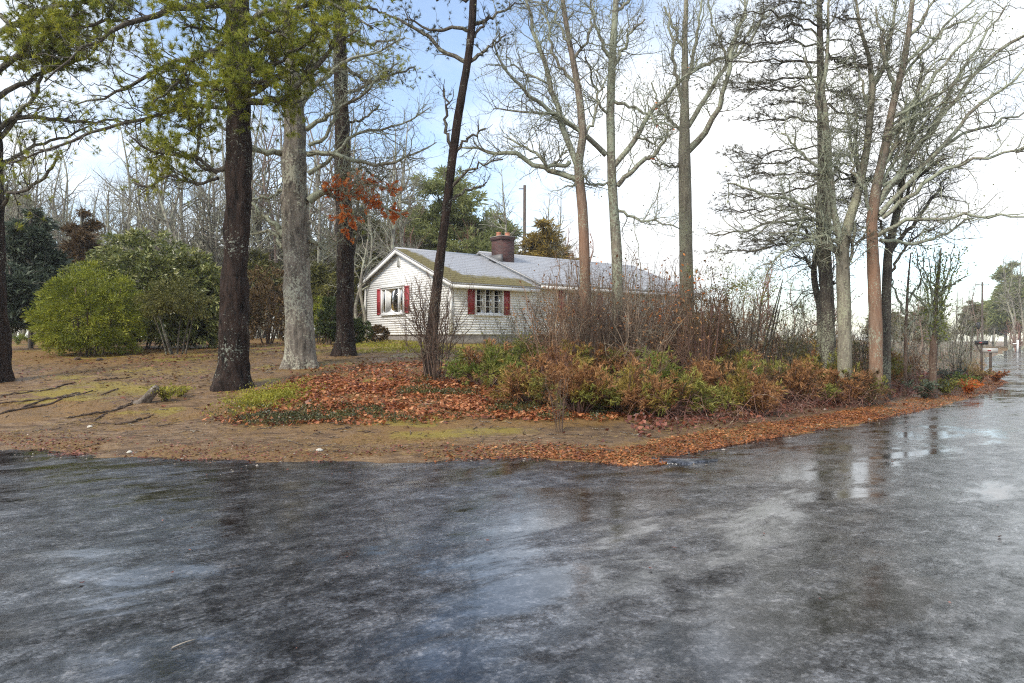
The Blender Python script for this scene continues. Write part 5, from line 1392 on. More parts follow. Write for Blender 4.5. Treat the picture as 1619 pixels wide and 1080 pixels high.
stem_shrub('bare_shrub', 'tall brown bare thicket shrub around the rust-stained oak trunk', 925, 17.4, 380, 140, 503, 30, base_w=0.4, leaf=L_RUST, frac=0.06)
stem_shrub('bare_shrub', 'bare brown shrub at the foot of the lichen-spotted oak, a few rust leaves', 985, 18.0, 385, 170, 504, 30, base_w=0.4, leaf=L_OAK, frac=0.05, size=(0.07, 0.11))
stem_shrub('bare_shrub', 'bare shrub with rust leaves left of the thick grey trunk', 1050, 19.0, 385, 130, 505, 22, leaf=L_OAK, frac=0.10, size=(0.08, 0.12))
stem_shrub('bare_shrub', 'brown twiggy shrub between the house end and the maple clump', 1165, 20.0, 415, 150, 506, 24, leaf=L_RUST, frac=0.2)
stem_shrub('bare_shrub', 'grey-green twiggy shrub in front of the gap at the right of the house', 1240, 19.5, 430, 130, 507, 20, B_DARK, leaf=L_OLIVE, frac=0.3)
stem_shrub('bare_shrub', 'small bare reddish shrub at the front of the leaf bed near the road', 885, G(885, 683)[1], 565, 80, 508, 14, r0=0.006, base_w=0.08, twig=(5, 5))
stem_shrub('bare_shrub', 'bare shrub low against the house wall, right of the box hedge', 645, 26.0, 480, 60, 509, 10)
stem_shrub('bare_shrub', 'dim bare shrub between the sapling and the mailboxes', 1512, 24.0, 475, 60, 510, 10, B_DARK)
stem_shrub('bare_shrub', 'low bare shrub behind the maple trunks', 1360, 20.5, 460, 110, 511, 12, B_DARK)

# --- junipers massed on the bank
def juniper(x, y, hgt, wid, seed, mats, label, n_st=34, per=(15.0, 20.0)):
    rng = np.random.default_rng(seed)
    base = np.array([x, y, float(H(x, y))])
    t = thing('juniper_shrub', label, 'shrub', base, 'junipers massed on the bank')
    P = []
    for k in range(n_st):
        a = rng.uniform(0, 2 * np.pi); f = math.sqrt(rng.uniform(0.03, 1.0))
        e = base + np.array([math.cos(a) * wid * f, math.sin(a) * wid * f, hgt * (1.05 - 0.75 * f ** 2.2) * rng.uniform(0.8, 1.1)])
        s0 = base + np.array([math.cos(a) * 0.1, math.sin(a) * 0.1, -0.04])
        m_ = s0 * 0.45 + e * 0.55; m_[2] += hgt * 0.12
        P.append(smooth_line(np.array([s0, m_, e]), 8, 1))
    P = np.array(P); R = np.linspace(0.013, 0.004, 8)[None, :].repeat(n_st, 0)
    A, AR = grow(P, R, rng, per_m=per[0], length=(0.18, 0.45), angle=(20, 60), K=5, r0=0.005, up=0.03, wig=0.15, t0=0.3)
    B, BR = grow(A, AR, rng, per_m=per[1], length=(0.08, 0.20), angle=(20, 55), K=3, r0=0.003, up=0.03, wig=0.15, t0=0.15)
    g = Geo().tubes(P, R, 4, cap=False); g.tubes(A[::2], AR[::2], 3, cap=False)
    st = obj('branches', g.mesh('branches', B_JUN, True, base), t)
    tw = np.concatenate([B]); 
    split = vnoise(tw[:, -1, 0] * 2.2 + 3, tw[:, -1, 1] * 2.2 + tw[:, -1, 2] * 2.2, seed % 50)
    lo = 0.0
    edges = np.cumsum([w for _, w in mats]); q = np.quantile(split, np.clip(edges, 0, 1))
    for i, (mt, w) in enumerate(mats):
        sel = (split >= (q[i - 1] if i else -1)) & (split < (q[i] if i < len(mats) - 1 else 9))
        if sel.sum() == 0: continue
        g = Geo(); pos, d = tips(tw[sel], rng, 2, 0.1)
        needles(g, pos, d, rng, 4, (0.05, 0.13), 0.0095, (10, 50))
        obj('foliage', g.mesh('foliage', mt, False, base), t)
    return t
JM = {'green': [(L_JUNB, 0.35), (L_JUN, 0.4), (L_RUST, 0.25)], 'olive': [(L_JUN, 0.38), (L_JUNO, 0.32), (L_RUST, 0.3)], 'rust': [(L_RUST, 0.65), (L_JUNO, 0.25), (L_JUN, 0.1)], 'brown': [(L_RUST, 0.5), (L_CEDAR, 0.35), (L_JUN, 0.15)]}
def jun_px(px, py, hgt, wid, seed, kind, label):
    p = G(px, py)
    juniper(p[0], p[1], hgt, wid, seed, JM[kind], label)
jl = [(770, 612, 0.85, 0.75, 'green', 'pale green juniper at the left end of the bank, beside the leaf bed'),
      (820, 590, 0.75, 0.7, 'green', 'green juniper behind the left end of the bank, under the bare dark shrub'),
      (845, 640, 0.75, 0.75, 'rust', 'rusty juniper at the back of the leaf bed, left of the small reddish shrub'),
      (915, 655, 0.80, 0.75, 'rust', 'rusty orange juniper right behind the small reddish roadside shrub'),
      (905, 605, 0.80, 0.8, 'rust', 'rusty juniper in front of the rust-stained oak trunk'),
      (975, 610, 0.80, 0.75, 'brown', 'brown juniper in front of the lichen-spotted oak trunk'),
      (985, 655, 0.80, 0.75, 'olive', 'ochre juniper with arching tips above the leaf litter, below the lichen-spotted oak'),
      (1035, 628, 0.85, 0.7, 'green', 'bright green juniper tuft in the middle of the bank'),
      (1060, 660, 0.72, 0.75, 'olive', 'olive juniper low at the front, opposite the broken asphalt corner'),
      (1075, 595, 0.9, 0.8, 'brown', 'brown juniper below the thick grey trunk'),
      (1125, 640, 0.85, 0.75, 'brown', 'purple-brown juniper right of the bright green tuft'),
      (1150, 605, 0.95, 0.8, 'olive', 'olive juniper high on the bank, below the rusty young cedar'),
      (1175, 655, 0.75, 0.75, 'rust', 'rust-brown juniper at the road side, middle of the right bank'),
      (1190, 620, 0.85, 0.7, 'green', 'green juniper halfway along the right bank'),
      (1235, 602, 1.0, 0.8, 'olive', 'olive juniper in front of the twiggy grey-green shrub'),
      (1250, 640, 0.78, 0.75, 'brown', 'dark brown juniper at the road side, left of the maple trunks'),
      (1300, 628, 0.80, 0.75, 'olive', 'olive juniper at the foot of the layered pine'),
      (1330, 600, 0.9, 0.75, 'olive', 'ochre-green juniper hiding the foot of the pale maple'),
      (1345, 640, 0.6, 0.7, 'brown', 'low brown juniper at the road side below the maples'),
      (1390, 612, 0.75, 0.7, 'olive', 'dull green juniper hiding the foot of the rusty maple'),
      (1425, 600, 0.6, 0.6, 'brown', 'brown juniper at the right end of the bank'),
      (1010, 580, 0.95, 0.9, 'green', 'green juniper between the lichen-spotted oak and the thick grey trunk'),
      (870, 575, 0.7, 0.7, 'green', 'blue-green juniper in front of the house wall'),
      (1110, 575, 1.1, 0.9, 'brown', 'tall brown juniper beside the rusty young cedar'),
      (1280, 585, 1.0, 0.9, 'rust', 'rusty juniper behind the bank, below the crooked sapling')]
for i, (px, py, h_, w_, k_, l_) in enumerate(jl):
    jun_px(px, py, h_ * (1.12 + 0.35 * float(sstep(1200, 1350, px))), w_ * 1.2, 600 + i, k_, l_)

for i, (px, py, top, wd, bk, lf, l_) in enumerate(((880, 625, 520, 110, B_JUN, L_RUST, 'twiggy russet shrub standing among the junipers behind the small reddish shrub'),
        (960, 600, 470, 120, B_BROWN, L_RUST, 'twiggy brown shrub between the two tall bare oaks'), (1010, 640, 530, 100, B_JUN, L_RUST, 'low twiggy shrub among the junipers opposite the broken asphalt corner'),
        (1095, 615, 470, 120, B_JUN, L_RUST, 'purple-brown twiggy shrub below the thick grey trunk'), (1140, 600, 455, 110, B_BROWN, L_OLIVE, 'tall brown twiggy shrub left of the gap beside the house'),
        (1210, 640, 545, 110, B_JUN, L_RUST, 'low russet twigs poking from the junipers halfway along the bank'), (1290, 610, 470, 100, B_DARK, L_OLIVE, 'dark twiggy shrub at the foot of the crooked sapling'),
        (1355, 625, 530, 100, B_JUN, L_JUNO, 'twiggy ochre shrub in front of the maple trunks'), (1415, 600, 500, 90, B_DARK, L_OLIVE, 'dark twiggy shrub right of the maple trunks'),
        (1445, 590, 520, 80, B_JUN, L_RUST, 'russet twiggy shrub left of the small upright tree'), (780, 590, 480, 110, B_DARK, L_JUN, 'thin grey twiggy shrub in front of the right-hand shutters'))):
    stem_shrub('bare_shrub', l_, px, G(px, py)[1], top, wd, 540 + i, 18, bk, (4, 5), lf, None, 0.009, 0.25, frac=0.25, size=(0.04, 0.08))

# --- tangled head-high brush in front of the long wing: one dense shrub, standing many times
def brush_kind(seed, bark, leaf, hgt=2.2, wid=1.1, n=34):
    rng = np.random.default_rng(seed); P = []
    for k in range(n):
        a = rng.uniform(0, 6.28); f = rng.uniform(0.1, 1.0)
        s0 = np.array([math.cos(a) * 0.35 * rng.random(), math.sin(a) * 0.35 * rng.random(), -0.05]); e = np.array([math.cos(a) * wid * f, math.sin(a) * wid * f, hgt * rng.uniform(0.4, 1.0) * (1 - 0.35 * f)])
        p = smooth_line(np.array([s0, s0 * 0.5 + e * 0.5 + rng.normal(size=3) * 0.08, e]), 8, 1); p[1:] += rng.normal(size=(7, 3)) * 0.035
        P.append(p)
    P = np.array(P); R = np.linspace(1, 0.35, 8)[None] * rng.uniform(0.5, 1.2, n)[:, None] * 0.011
    A, AR = grow(P, R, rng, per_m=5, length=(0.4, 1.0), angle=(30, 80), K=6, r0=0.007, up=0.0, wig=0.28, t0=0.15)
    B, BR = grow(A, AR, rng, per_m=8, length=(0.12, 0.42), angle=(30, 75), K=4, r0=0.0048, up=0.02, wig=0.25, t0=0.1)
    g = Geo().tubes(P, R, 4, cap=False); g2 = Geo().tubes(A, AR, 3, cap=False); g2.tubes(B, BR, 3, cap=False)
    g3 = Geo(); pos, d = tips(B, rng, 1, 0.3); k = rng.random(len(pos)) < 0.16
    leaves(g3, pos[k], rng, (0.04, 0.08), 0.5, d[k], 0.6, 0, 0.3)
    return g.mesh('stems', bark, True), g2.mesh('twigs', bark, True), g3.mesh('leaves', leaf)
B_TAN = mat_bark('tan_brush_twigs', (0.13, 0.09, 0.062), (0.32, 0.235, 0.165), (0.40, 0.37, 0.27), 0.35, 14, 0.4)
B_TANR = mat_bark('rust_brush_twigs', (0.14, 0.08, 0.05), (0.33, 0.205, 0.13), (0.38, 0.34, 0.24), 0.3, 14, 0.4)
BK = [brush_kind(801, B_TAN, L_RUST, n=26), brush_kind(802, B_TANR, L_RUST, n=26), brush_kind(803, B_LICH, L_OLIVE, n=26)]
for i, (px, Y, top, k, l_) in enumerate(((868, 20.5, 408, 0, 'dense brown brush in front of the wall right of the shuttered window'), (900, 19.0, 392, 1, 'dense reddish brush left of the rust-stained oak trunk'),
        (948, 19.5, 382, 0, 'dense brown brush between the two tall bare oaks'), (1002, 20.0, 388, 1, 'dense reddish brush right of the lichen-spotted oak'), (1030, 21.5, 400, 2, 'dark brush screening the long wing of the house'),
        (1062, 20.0, 395, 0, 'dense brown brush just left of the thick grey trunk'), (1115, 21.0, 420, 1, 'reddish brush screening the end of the house'), (1150, 22.0, 430, 2, 'dark brush in the gap right of the house end'),
        (1205, 21.5, 440, 0, 'brown brush in the middle of the gap right of the house'), (1255, 22.5, 445, 2, 'dark brush left of the crooked sapling'), (1325, 22.0, 455, 0, 'brown brush behind the pale maple trunk'),
        (1375, 23.0, 462, 2, 'dark brush behind the rusty maple trunk'), (1440, 23.5, 470, 0, 'brown brush behind the thin sapling'), (1500, 26.0, 480, 2, 'dark brush behind the small upright tree'), (812, 22.5, 450, 2, 'dark thin brush under the chimney side of the house'),
        (885, 17.6, 398, 1, 'reddish brush reaching the eaves, nearest left of the rust-stained oak'), (915, 21.5, 385, 0, 'brown brush rising behind the rust-stained oak trunk'), (965, 22.5, 380, 2, 'pale brush rising behind the lichen-spotted oak trunk'),
        (992, 17.8, 398, 0, 'brown brush at the front right of the lichen-spotted oak'), (1022, 18.6, 392, 1, 'reddish brush between the lichen-spotted oak and the thick grey trunk'), (1048, 23.0, 385, 2, 'pale tall brush against the end of the long wing'),
        (1085, 22.5, 390, 0, 'brown brush rising behind the thick grey trunk'), (1102, 19.4, 412, 1, 'reddish brush right at the foot of the thick grey trunk'), (1135, 24.0, 405, 0, 'tall brown brush beyond the house end'))):
    b0 = on_ground(px, Y); t = thing('brush_shrub', l_, 'shrub', b0, 'brush in front of the house', i * 1.3)
    sc = (CAMZ - (top - CY) / F * Y - b0[2]) / 2.2; t.scale = (sc * 1.05, sc * 1.05, sc * 1.05)
    for me, nm in zip(BK[k], ('stems', 'twigs', 'leaves')): obj(nm, me, t)

# ------------------------------------------------------------------ fallen leaves, ground cover, roots and small things
L_FALL = mat_leaf('fallen_leaves', [(0.05, (0.07, 0.022, 0.011)), (0.35, (0.25, 0.075, 0.028)), (0.65, (0.43, 0.16, 0.055)), (0.95, (0.64, 0.36, 0.18))], 0.45, 0.15, 1.6, 0.5)
L_FALLO = mat_leaf('orange_litter', [(0.05, (0.07, 0.024, 0.010)), (0.4, (0.24, 0.078, 0.024)), (0.7, (0.42, 0.155, 0.045)), (0.95, (0.58, 0.31, 0.13))], 0.45, 0.15, 1.6, 0.5)
L_FALLD = mat_leaf('wet_dark_leaves', [(0.05, (0.05, 0.018, 0.012)), (0.4, (0.15, 0.045, 0.026)), (0.7, (0.27, 0.09, 0.05)), (0.95, (0.42, 0.20, 0.12))], 0.35, 0.1, 1.6, 0.6)
L_COVER = mat_leaf('dark_ground_cover', [(0.1, (0.022, 0.03, 0.010)), (0.5, (0.065, 0.07, 0.02)), (0.9, (0.15, 0.13, 0.03))], 0.4, 0.15, 1.5, 0.5)
L_COVERY = mat_leaf('yellow_ground_cover', [(0.1, (0.12, 0.12, 0.015)), (0.5, (0.27, 0.26, 0.03)), (0.9, (0.42, 0.38, 0.05))], 0.45, 0.3, 1.5)
L_STRAW = mat_leaf('dry_grass', [(0.1, (0.16, 0.10, 0.035)), (0.5, (0.32, 0.22, 0.08)), (0.9, (0.45, 0.33, 0.14))], 0.6, 0.3, 1.5)

rl = np.random.default_rng(901)
def scatter(n, box, dens):
    """random ground points in a box kept by a 0..1 density function of (x, y, s)"""
    x = rl.uniform(box[0], box[1], n); y = rl.uniform(box[2], box[3], n)
    s = S(x, y); k = rl.random(n) < dens(x, y, s)
    x, y, s = x[k], y[k], s[k]
    return np.column_stack([x, y, H(x, y, s)]), s
def litter(name, label, pts, size, mat, lift=(0.0, 0.04), tilt=0.45, ratio=0.6, cat='leaves'):
    n = len(pts); p = pts + np.column_stack([np.zeros(n), np.zeros(n), rl.uniform(*lift, n) + 0.006])
    a = rl.uniform(0, 2 * np.pi, n)
    d = nrm(np.column_stack([np.cos(a), np.sin(a), rl.normal(size=n) * tilt]))
    g = Geo(); leaves(g, p, rl, size, ratio, d, 0.0, 0, 0.0, np.column_stack([rl.normal(size=n) * tilt, rl.normal(size=n) * tilt, np.ones(n)]), 0.25)
    o = obj(name, g.mesh(name, mat)); tag(o, label, cat, kind='stuff')
    return o
def bed(x, y, s):
    e = sstep(-5.6, -4.6, x + 0.5 * (fbm(x * 1.3, y * 1.3, 60) - 0.5) * 2) * (1 - sstep(3.5, 5.5, x))
    return e * sstep(2.35, 2.9, s + 0.8 * (fbm(x * 1.1, y * 1.1, 61) - 0.5)) * (1 - 0.75 * sstep(6.2, 7.6, s + 0.9 * (fbm(x, y, 62) - 0.5)))
pts, s_ = scatter(95000, (-6.5, 6, 10.5, 19), lambda x, y, s: bed(x, y, s) * (0.35 + 0.65 * sstep(0.38, 0.6, fbm(x * 1.2, y * 1.2, 63))))
litter('fallen_leaves', 'red-brown oak leaves carpeting the bed in front of the trees', pts, (0.035, 0.125), L_FALL, (0, 0.06), 0.35)
def along_edge(n, x0, x1, lo, hi):
    x = rl.uniform(x0, x1, n); y = np.interp(x, YARD[5:, 0], YARD[5:, 1]) + rl.uniform(lo, hi, n) * 1.3
    k = S(x, y); k = (k > lo) & (k < hi) & (rl.random(n) < 1 - 0.85 * sstep(0.35, 0.95, k + 0.6 * (fbm(x * 1.4, y * 1.4, 64) - 0.5))) & (rl.random(n) < sstep(-1.5, 1.0, x) * (0.45 + 0.55 * sstep(0.38, 0.55, fbm(x * 2.1, y * 2.1, 72))))
    return np.column_stack([x[k], y[k], H(x[k], y[k])])
pts = np.concatenate([along_edge(24000, -2.0, 8, -0.2, 0.85), along_edge(14000, 8, 22, -0.2, 1.0)])
pts[:, 2] = np.maximum(pts[:, 2], 0.004)
litter('fallen_leaves', 'orange leaf litter in a strip along the road edge', pts, (0.02, 0.062), L_FALLO, (0, 0.012), 0.25)
pts, s_ = scatter(60000, (2, 20, 10, 30), lambda x, y, s: sstep(0.8, 1.4, s) * (1 - sstep(3.0, 4.5, s)) * 0.8)
litter('fallen_leaves', 'dark wet leaves under the junipers on the bank', pts, (0.06, 0.13), L_FALLD, (0, 0.10), 0.6)
pts, s_ = scatter(30000, (-18, 12, 10, 32), lambda x, y, s: sstep(2.0, 9.0, s) * 0.5 * sstep(0.4, 0.62, fbm(x * 0.8, y * 0.8, 65)) + (s > 0.1) * 0.03)
litter('fallen_leaves', 'scattered brown leaves and twigs over the yard', pts, (0.05, 0.12), L_FALLD, (0, 0.02), 0.3)
pts, s_ = scatter(9000, (-9, 1, 9, 12), lambda x, y, s: (s > -0.1) * (1 - sstep(0.3, 1.3, s)) * sstep(0.50, 0.6, fbm(x * 0.7, y * 0.7, 40)))
litter('fallen_leaves', 'brown crumbled litter along the sandy road edge', pts, (0.02, 0.06), L_FALLD, (0, 0.015), 0.3)
# wet leaves and grit on the asphalt
pts, s_ = scatter(3500, (-9, 14, 1.6, 16), lambda x, y, s: (s < -0.05) * (0.05 + 0.35 * sstep(-1.6, 0, s)))
cl = W(118, 727, 9.75); cn = 260
pts = np.concatenate([pts, np.column_stack([cl[0] + rl.normal(size=cn) * 0.16, cl[1] + rl.normal(size=cn) * 0.10, np.zeros(cn)])])
pts[:, 2] = 0.003
litter('road_litter', 'wet leaf scraps and grit lying on the asphalt', pts, (0.012, 0.05), L_FALLD, (0, 0.004), 0.1, 0.55, 'litter')
# grit and gravel washed along the asphalt edge
pts, s_ = scatter(14000, (-10, 20, 8.4, 30), lambda x, y, s: np.exp(-((s + 0.05) / 0.42) ** 2) * (0.35 + 0.65 * sstep(0.42, 0.6, fbm(x * 0.9, y * 0.9, 71))))
n = len(pts); pts[:, 2] = np.maximum(pts[:, 2], 0.0)
oc = np.array([(1, 0, 0), (-0.9, 0.2, 0), (0, 1, 0.1), (0.1, -1, 0), (0.1, 0, 0.7), (0, 0, -0.6)]); of = np.array([[0, 2, 4], [2, 1, 4], [1, 3, 4], [3, 0, 4]])
r_ = rl.uniform(0.006, 0.020, n) * (1 + 1.2 * (rl.random(n) > 0.96)); an = rl.uniform(0, 6.28, n)
ca, sa = np.cos(an)[:, None], np.sin(an)[:, None]
V = np.stack([oc[None, :, 0] * ca - oc[None, :, 1] * sa, oc[None, :, 0] * sa + oc[None, :, 1] * ca, np.broadcast_to(oc[None, :, 2], (n, 6))], -1) * r_[:, None, None] * rl.uniform(0.7, 1.3, (n, 6, 1)) + pts[:, None, :] + np.array([0, 0, 0.004])
M_GRIT = mat_leaf('edge_grit', [(0.1, (0.09, 0.075, 0.06)), (0.5, (0.24, 0.20, 0.155)), (0.9, (0.48, 0.43, 0.36))], 0.5, 0.0, 2.0, 0.4)
tag(obj('gravel', Geo().add(V.reshape(-1, 3), (of[None] + (np.arange(n) * 6)[:, None, None]).reshape(-1, 3)).mesh('gravel', M_GRIT)), 'tan grit and small gravel washed along the asphalt edge', 'gravel', kind='stuff')
# a broken flap of asphalt at the corner of the road edge
a = np.linspace(0, 2 * np.pi, 22)[:-1]; rr_ = 1 + 0.22 * np.sin(a * 3 + 1) + 0.12 * np.sin(a * 7)
ox, oy = 0.42 * rr_ * np.cos(a), 0.26 * rr_ * np.sin(a)
n = len(a); V = np.concatenate([np.column_stack([ox, oy, np.full(n, -0.03)]), np.column_stack([ox * 0.97, oy * 0.97, np.full(n, 0.022)]), [[0, 0, 0.026]]])
i_ = np.arange(n); j_ = (i_ + 1) % n
tag(obj('broken_asphalt', make_mesh('broken_asphalt', V, [np.stack([i_, j_, j_ + n, i_ + n], 1), np.stack([i_ + n, j_ + n, np.full(n, 2 * n)], 1)], M_ROAD), None, (2.25, 9.25, 0.0)), 'broken flap of wet asphalt at the leafy corner of the road edge', 'asphalt', kind='thing')
# pine needles dropped on the bare soil
pts, s_ = scatter(44000, (-16, 4, 9, 26), lambda x, y, s: (s > 0.05) * (0.2 + 0.8 * sstep(0.42, 0.6, fbm(x * 0.9, y * 0.9, 66))))
litter('pine_needles', 'tan fallen pine needles over the sandy yard', pts, (0.07, 0.16), L_STRAW, (0, 0.012), 0.15, 0.11, 'needles')

def cover(name, label, pts, mat, h=0.10, size=(0.03, 0.06), per=5, cat='ground cover'):
    p = np.repeat(pts, per, axis=0); n = len(p)
    p = p + np.column_stack([rl.normal(size=n) * 0.03, rl.normal(size=n) * 0.03, rl.random(n) ** 0.7 * h])
    d = nrm(rl.normal(size=(n, 3)) + np.array([0, 0, 0.9]))
    g = Geo(); leaves(g, p, rl, size, 0.45, d)
    o = obj(name, g.mesh(name, mat)); tag(o, label, cat, kind='stuff')
edge = lambda x, y, s: bed(x, y, s)
pts, s_ = scatter(60000, (-6.0, 3.0, 11, 16.5), lambda x, y, s: bed(x, y, s) * ((1 - sstep(2.9, 4.2, s)) * 0.32 * sstep(0.45, 0.62, fbm(x * 1.6, y * 1.6, 69)) + 0.30 * sstep(0.54, 0.68, fbm(x * 1.0, y * 1.3, 67))))
cover('ground_cover', 'dark green creeping ground cover along the front of the leaf bed', pts, L_COVER, 0.12)
pts, s_ = scatter(9000, (-6.4, -3.6, 12, 16.5), lambda x, y, s: np.exp(-((x + 5.0) / 0.55) ** 2) * np.exp(-((s - 4.6) / 0.9) ** 2))
cover('ground_cover', 'yellow-green creeping patch at the left end of the leaf bed', pts, L_COVERY, 0.13)
# moss tufts on the lawn and grass
pts, s_ = scatter(30000, (-9, 6, 18, 34), lambda x, y, s: 0.7 * sstep(11, 14, s) * sstep(-8, -6, x) * sstep(0.42, 0.58, fbm(x * 0.7, y * 0.7, 68)))
cover('moss_lawn', 'yellowish mossy lawn in front of the house', pts, L_COVERY, 0.07, (0.04, 0.09), 2, 'lawn')

# small broken sticks over the yard
pts, s_ = scatter(2600, (-14, 3, 9.6, 24), lambda x, y, s: (s > 0.3) * (0.3 + 0.7 * sstep(0.45, 0.6, fbm(x * 0.6, y * 0.6, 70))))
n = len(pts); a = rl.uniform(0, 6.28, n); d = np.column_stack([np.cos(a), np.sin(a), rl.normal(size=n) * 0.1]) * rl.uniform(0.06, 0.28, n)[:, None]
tt = np.linspace(-0.5, 0.5, 4)[None, :, None]
P = pts[:, None, :] + d[:, None, :] * tt + rl.normal(size=(n, 4, 3)) * 0.006 + np.array([0, 0, 0.012])
M_STICK = mat_bark('fallen_sticks', (0.05, 0.035, 0.026), (0.17, 0.12, 0.085), (0.36, 0.33, 0.26), 0.35, 14, 0.4)
tag(obj('fallen_twigs', Geo().tubes(P, np.full((n, 4), 0.006) * rl.uniform(0.6, 1.6, n)[:, None], 3).mesh('fallen_twigs', M_STICK, True)), 'small broken sticks strewn over the sandy yard', 'twigs', kind='stuff')

# brambles: arching stems along the foot of the bank
n = 420
x = rl.uniform(2.6, 19, n); yy = np.interp(x, YARD[:, 0], YARD[:, 1]) + rl.uniform(0.9, 2.6, n)
B0 = np.column_stack([x, yy, H(x, yy) - 0.02])
a = rl.uniform(0, 2 * np.pi, n); ln_ = rl.uniform(0.5, 1.5, n)
tt = np.linspace(0, 1, 9)[None, :, None]
P = B0[:, None, :] + np.stack([np.cos(a), np.sin(a), np.zeros(n)], 1)[:, None, :] * tt * ln_[:, None, None] * 0.8
P[:, :, 2] += (np.sin(tt[..., 0] * 2.7) * ln_[:, None] * rl.uniform(0.15, 0.5, n)[:, None])
P[:, 1:] += rl.normal(size=(n, 8, 3)) * 0.025
M_CANE = mat_bark('bramble_canes', (0.06, 0.026, 0.022), (0.22, 0.11, 0.08), (0.4, 0.32, 0.22), 0.25, 9, 0.3)
g = Geo().tubes(P, np.linspace(0.006, 0.003, 9)[None, :].repeat(n, 0), 4, cap=False)
C, CR_ = grow(P, np.full(P.shape[:2], 0.005), rl, per_m=2.2, length=(0.12, 0.4), K=3, r0=0.003, up=0.0, wig=0.2)
g.tubes(C, CR_, 3, cap=False)
tag(obj('brambles', g.mesh('brambles', M_CANE, True)), 'tangled reddish bramble canes along the foot of the bank', 'brambles', kind='stuff')

# roots lying bare on the sandy slope
B_ROOT = mat_bark('bare_root', (0.035, 0.024, 0.018), (0.12, 0.08, 0.055), (0.3, 0.26, 0.2), 0.1, 12, 0.7)
def root(label, pix, w, seed):
    r_ = np.random.default_rng(seed)
    pts = np.array([G(px, py) for px, py in pix]); pl_ = smooth_line(pts, 22, 1)
    pl_[:, :2] += r_.normal(size=(22, 2)) * 0.015
    pl_[:, 2] = H(pl_[:, 0], pl_[:, 1]) + 0.012 + r_.normal(size=22) * 0.01
    pl_[0, 2] -= 0.05; pl_[-1, 2] -= 0.05
    rr_ = w * (0.45 + 0.55 * np.sin(np.linspace(0.2, 2.9, 22))) * r_.uniform(0.75, 1.2, 22)
    base = pl_[0].copy()
    o = obj('tree_root', Geo().tubes(pl_, rr_, 8).mesh('tree_root', B_ROOT, True, base), None, tuple(base))
    tag(o, label, 'root', 'roots bared on the sandy slope')
root('bare root, lowest of the dark bundle at the left edge', [(-20, 662), (30, 648), (80, 640), (128, 624)], 0.024, 1)
root('bare root in the middle of the dark bundle at the left edge', [(-10, 640), (50, 634), (100, 630), (150, 618)], 0.022, 2)
root('bare root crossing the dark bundle near the left edge', [(30, 648), (70, 632), (90, 630), (130, 620)], 0.026, 3)
root('bare root highest on the sandy slope at left', [(-10, 630), (40, 622), (85, 616), (120, 605)], 0.022, 4)
root('bare root left of the weathered stump, curving down to the sand', [(215, 634), (205, 642), (170, 653), (100, 662)], 0.022, 5)
root('thin forked root below the weathered stump', [(215, 634), (190, 646), (165, 656), (146, 668)], 0.02, 6)
root('thin root wandering right across the sand below the stump', [(142, 668), (180, 672), (210, 670), (245, 655)], 0.018, 7)
root('short root on the litter above the weathered stump', [(148, 603), (180, 600), (210, 597)], 0.02, 8)
root('short root just below the stump, half sunk in the sand', [(160, 626), (175, 620), (188, 616)], 0.02, 9)

# weathered stump with a green plant at its back
p0 = G(240, 637)
B_STUMP = mat_bark('weathered_wood', (0.05, 0.038, 0.03), (0.20, 0.16, 0.125), (0.34, 0.32, 0.27), 0.3, 12, 0.8)
t = thing('tree_stump', 'weathered leaning stump on the sandy yard left of the leaf bed', 'stump', p0)
g = Geo(); zs = np.linspace(-0.1, 0.34, 9)
pl_ = np.column_stack([-0.20 + 0.30 * (np.maximum(zs, 0) / 0.34) ** 0.8 + 0.0 * zs, 0.05 * zs, zs])
pl_[0] = (-0.26, 0, -0.1)
rr_ = np.array([0.16, 0.13, 0.10, 0.09, 0.085, 0.085, 0.085, 0.08, 0.05])
trunk_mesh(g, pl_, rr_, 0.0, 18, 0.03, 0.35, 4, 0.2, 7)
obj('trunk', g.mesh('trunk', B_STUMP, True), t)
def leafy_plant(name, label, p, h, w, n, leaf, seed, size=(0.06, 0.12), ratio=0.35, cat='plant', group=None, per=14):
    rng = np.random.default_rng(seed); t = thing(name, label, cat, p, group)
    P = []
    for k in range(n):
        a = rng.uniform(0, 6.28); f = rng.uniform(0.2, 1)
        P.append(smooth_line(np.array([(0, 0, -0.03), (math.cos(a) * w * f * 0.4, math.sin(a) * w * f * 0.4, h * 0.6), (math.cos(a) * w * f, math.sin(a) * w * f, h * rng.uniform(0.6, 1.0))]), 7, 1))
    P = np.array(P)
    st = obj('stems', Geo().tubes(P, np.linspace(0.006, 0.002, 7)[None].repeat(n, 0), 4, cap=False).mesh('stems', B_BROWN, True), t)
    g = Geo(); pos, d = tips(P, rng, per, 0.2)
    leaves(g, pos + rng.normal(size=pos.shape) * 0.03, rng, size, ratio, nrm(d + rng.normal(size=d.shape) * 0.9), 0.1)
    obj('foliage', g.mesh('foliage', leaf), t)
    return t
leafy_plant('leafy_plant', 'yellow-green leafy plant growing at the weathered stump', G(262, 634), 0.34, 0.48, 26, L_COVERY, 911, (0.05, 0.10))
leafy_plant('leafy_plant', 'yellow-green leafy plant right of the stump plant', G(285, 628), 0.24, 0.35, 18, L_COVERY, 912, (0.04, 0.09))
leafy_plant('leafy_plant', 'bright green strap-leaved plant by the trunk at the left edge', G(50, 548), 0.55, 0.6, 26, L_JUNB, 913, (0.12, 0.25), 0.12)
leafy_plant('leafy_plant', 'bright green tuft at the lower left foot of the clipped bush', G(28, 545), 0.5, 0.5, 20, L_JUNB, 914, (0.12, 0.22), 0.15)
gp = on_ground
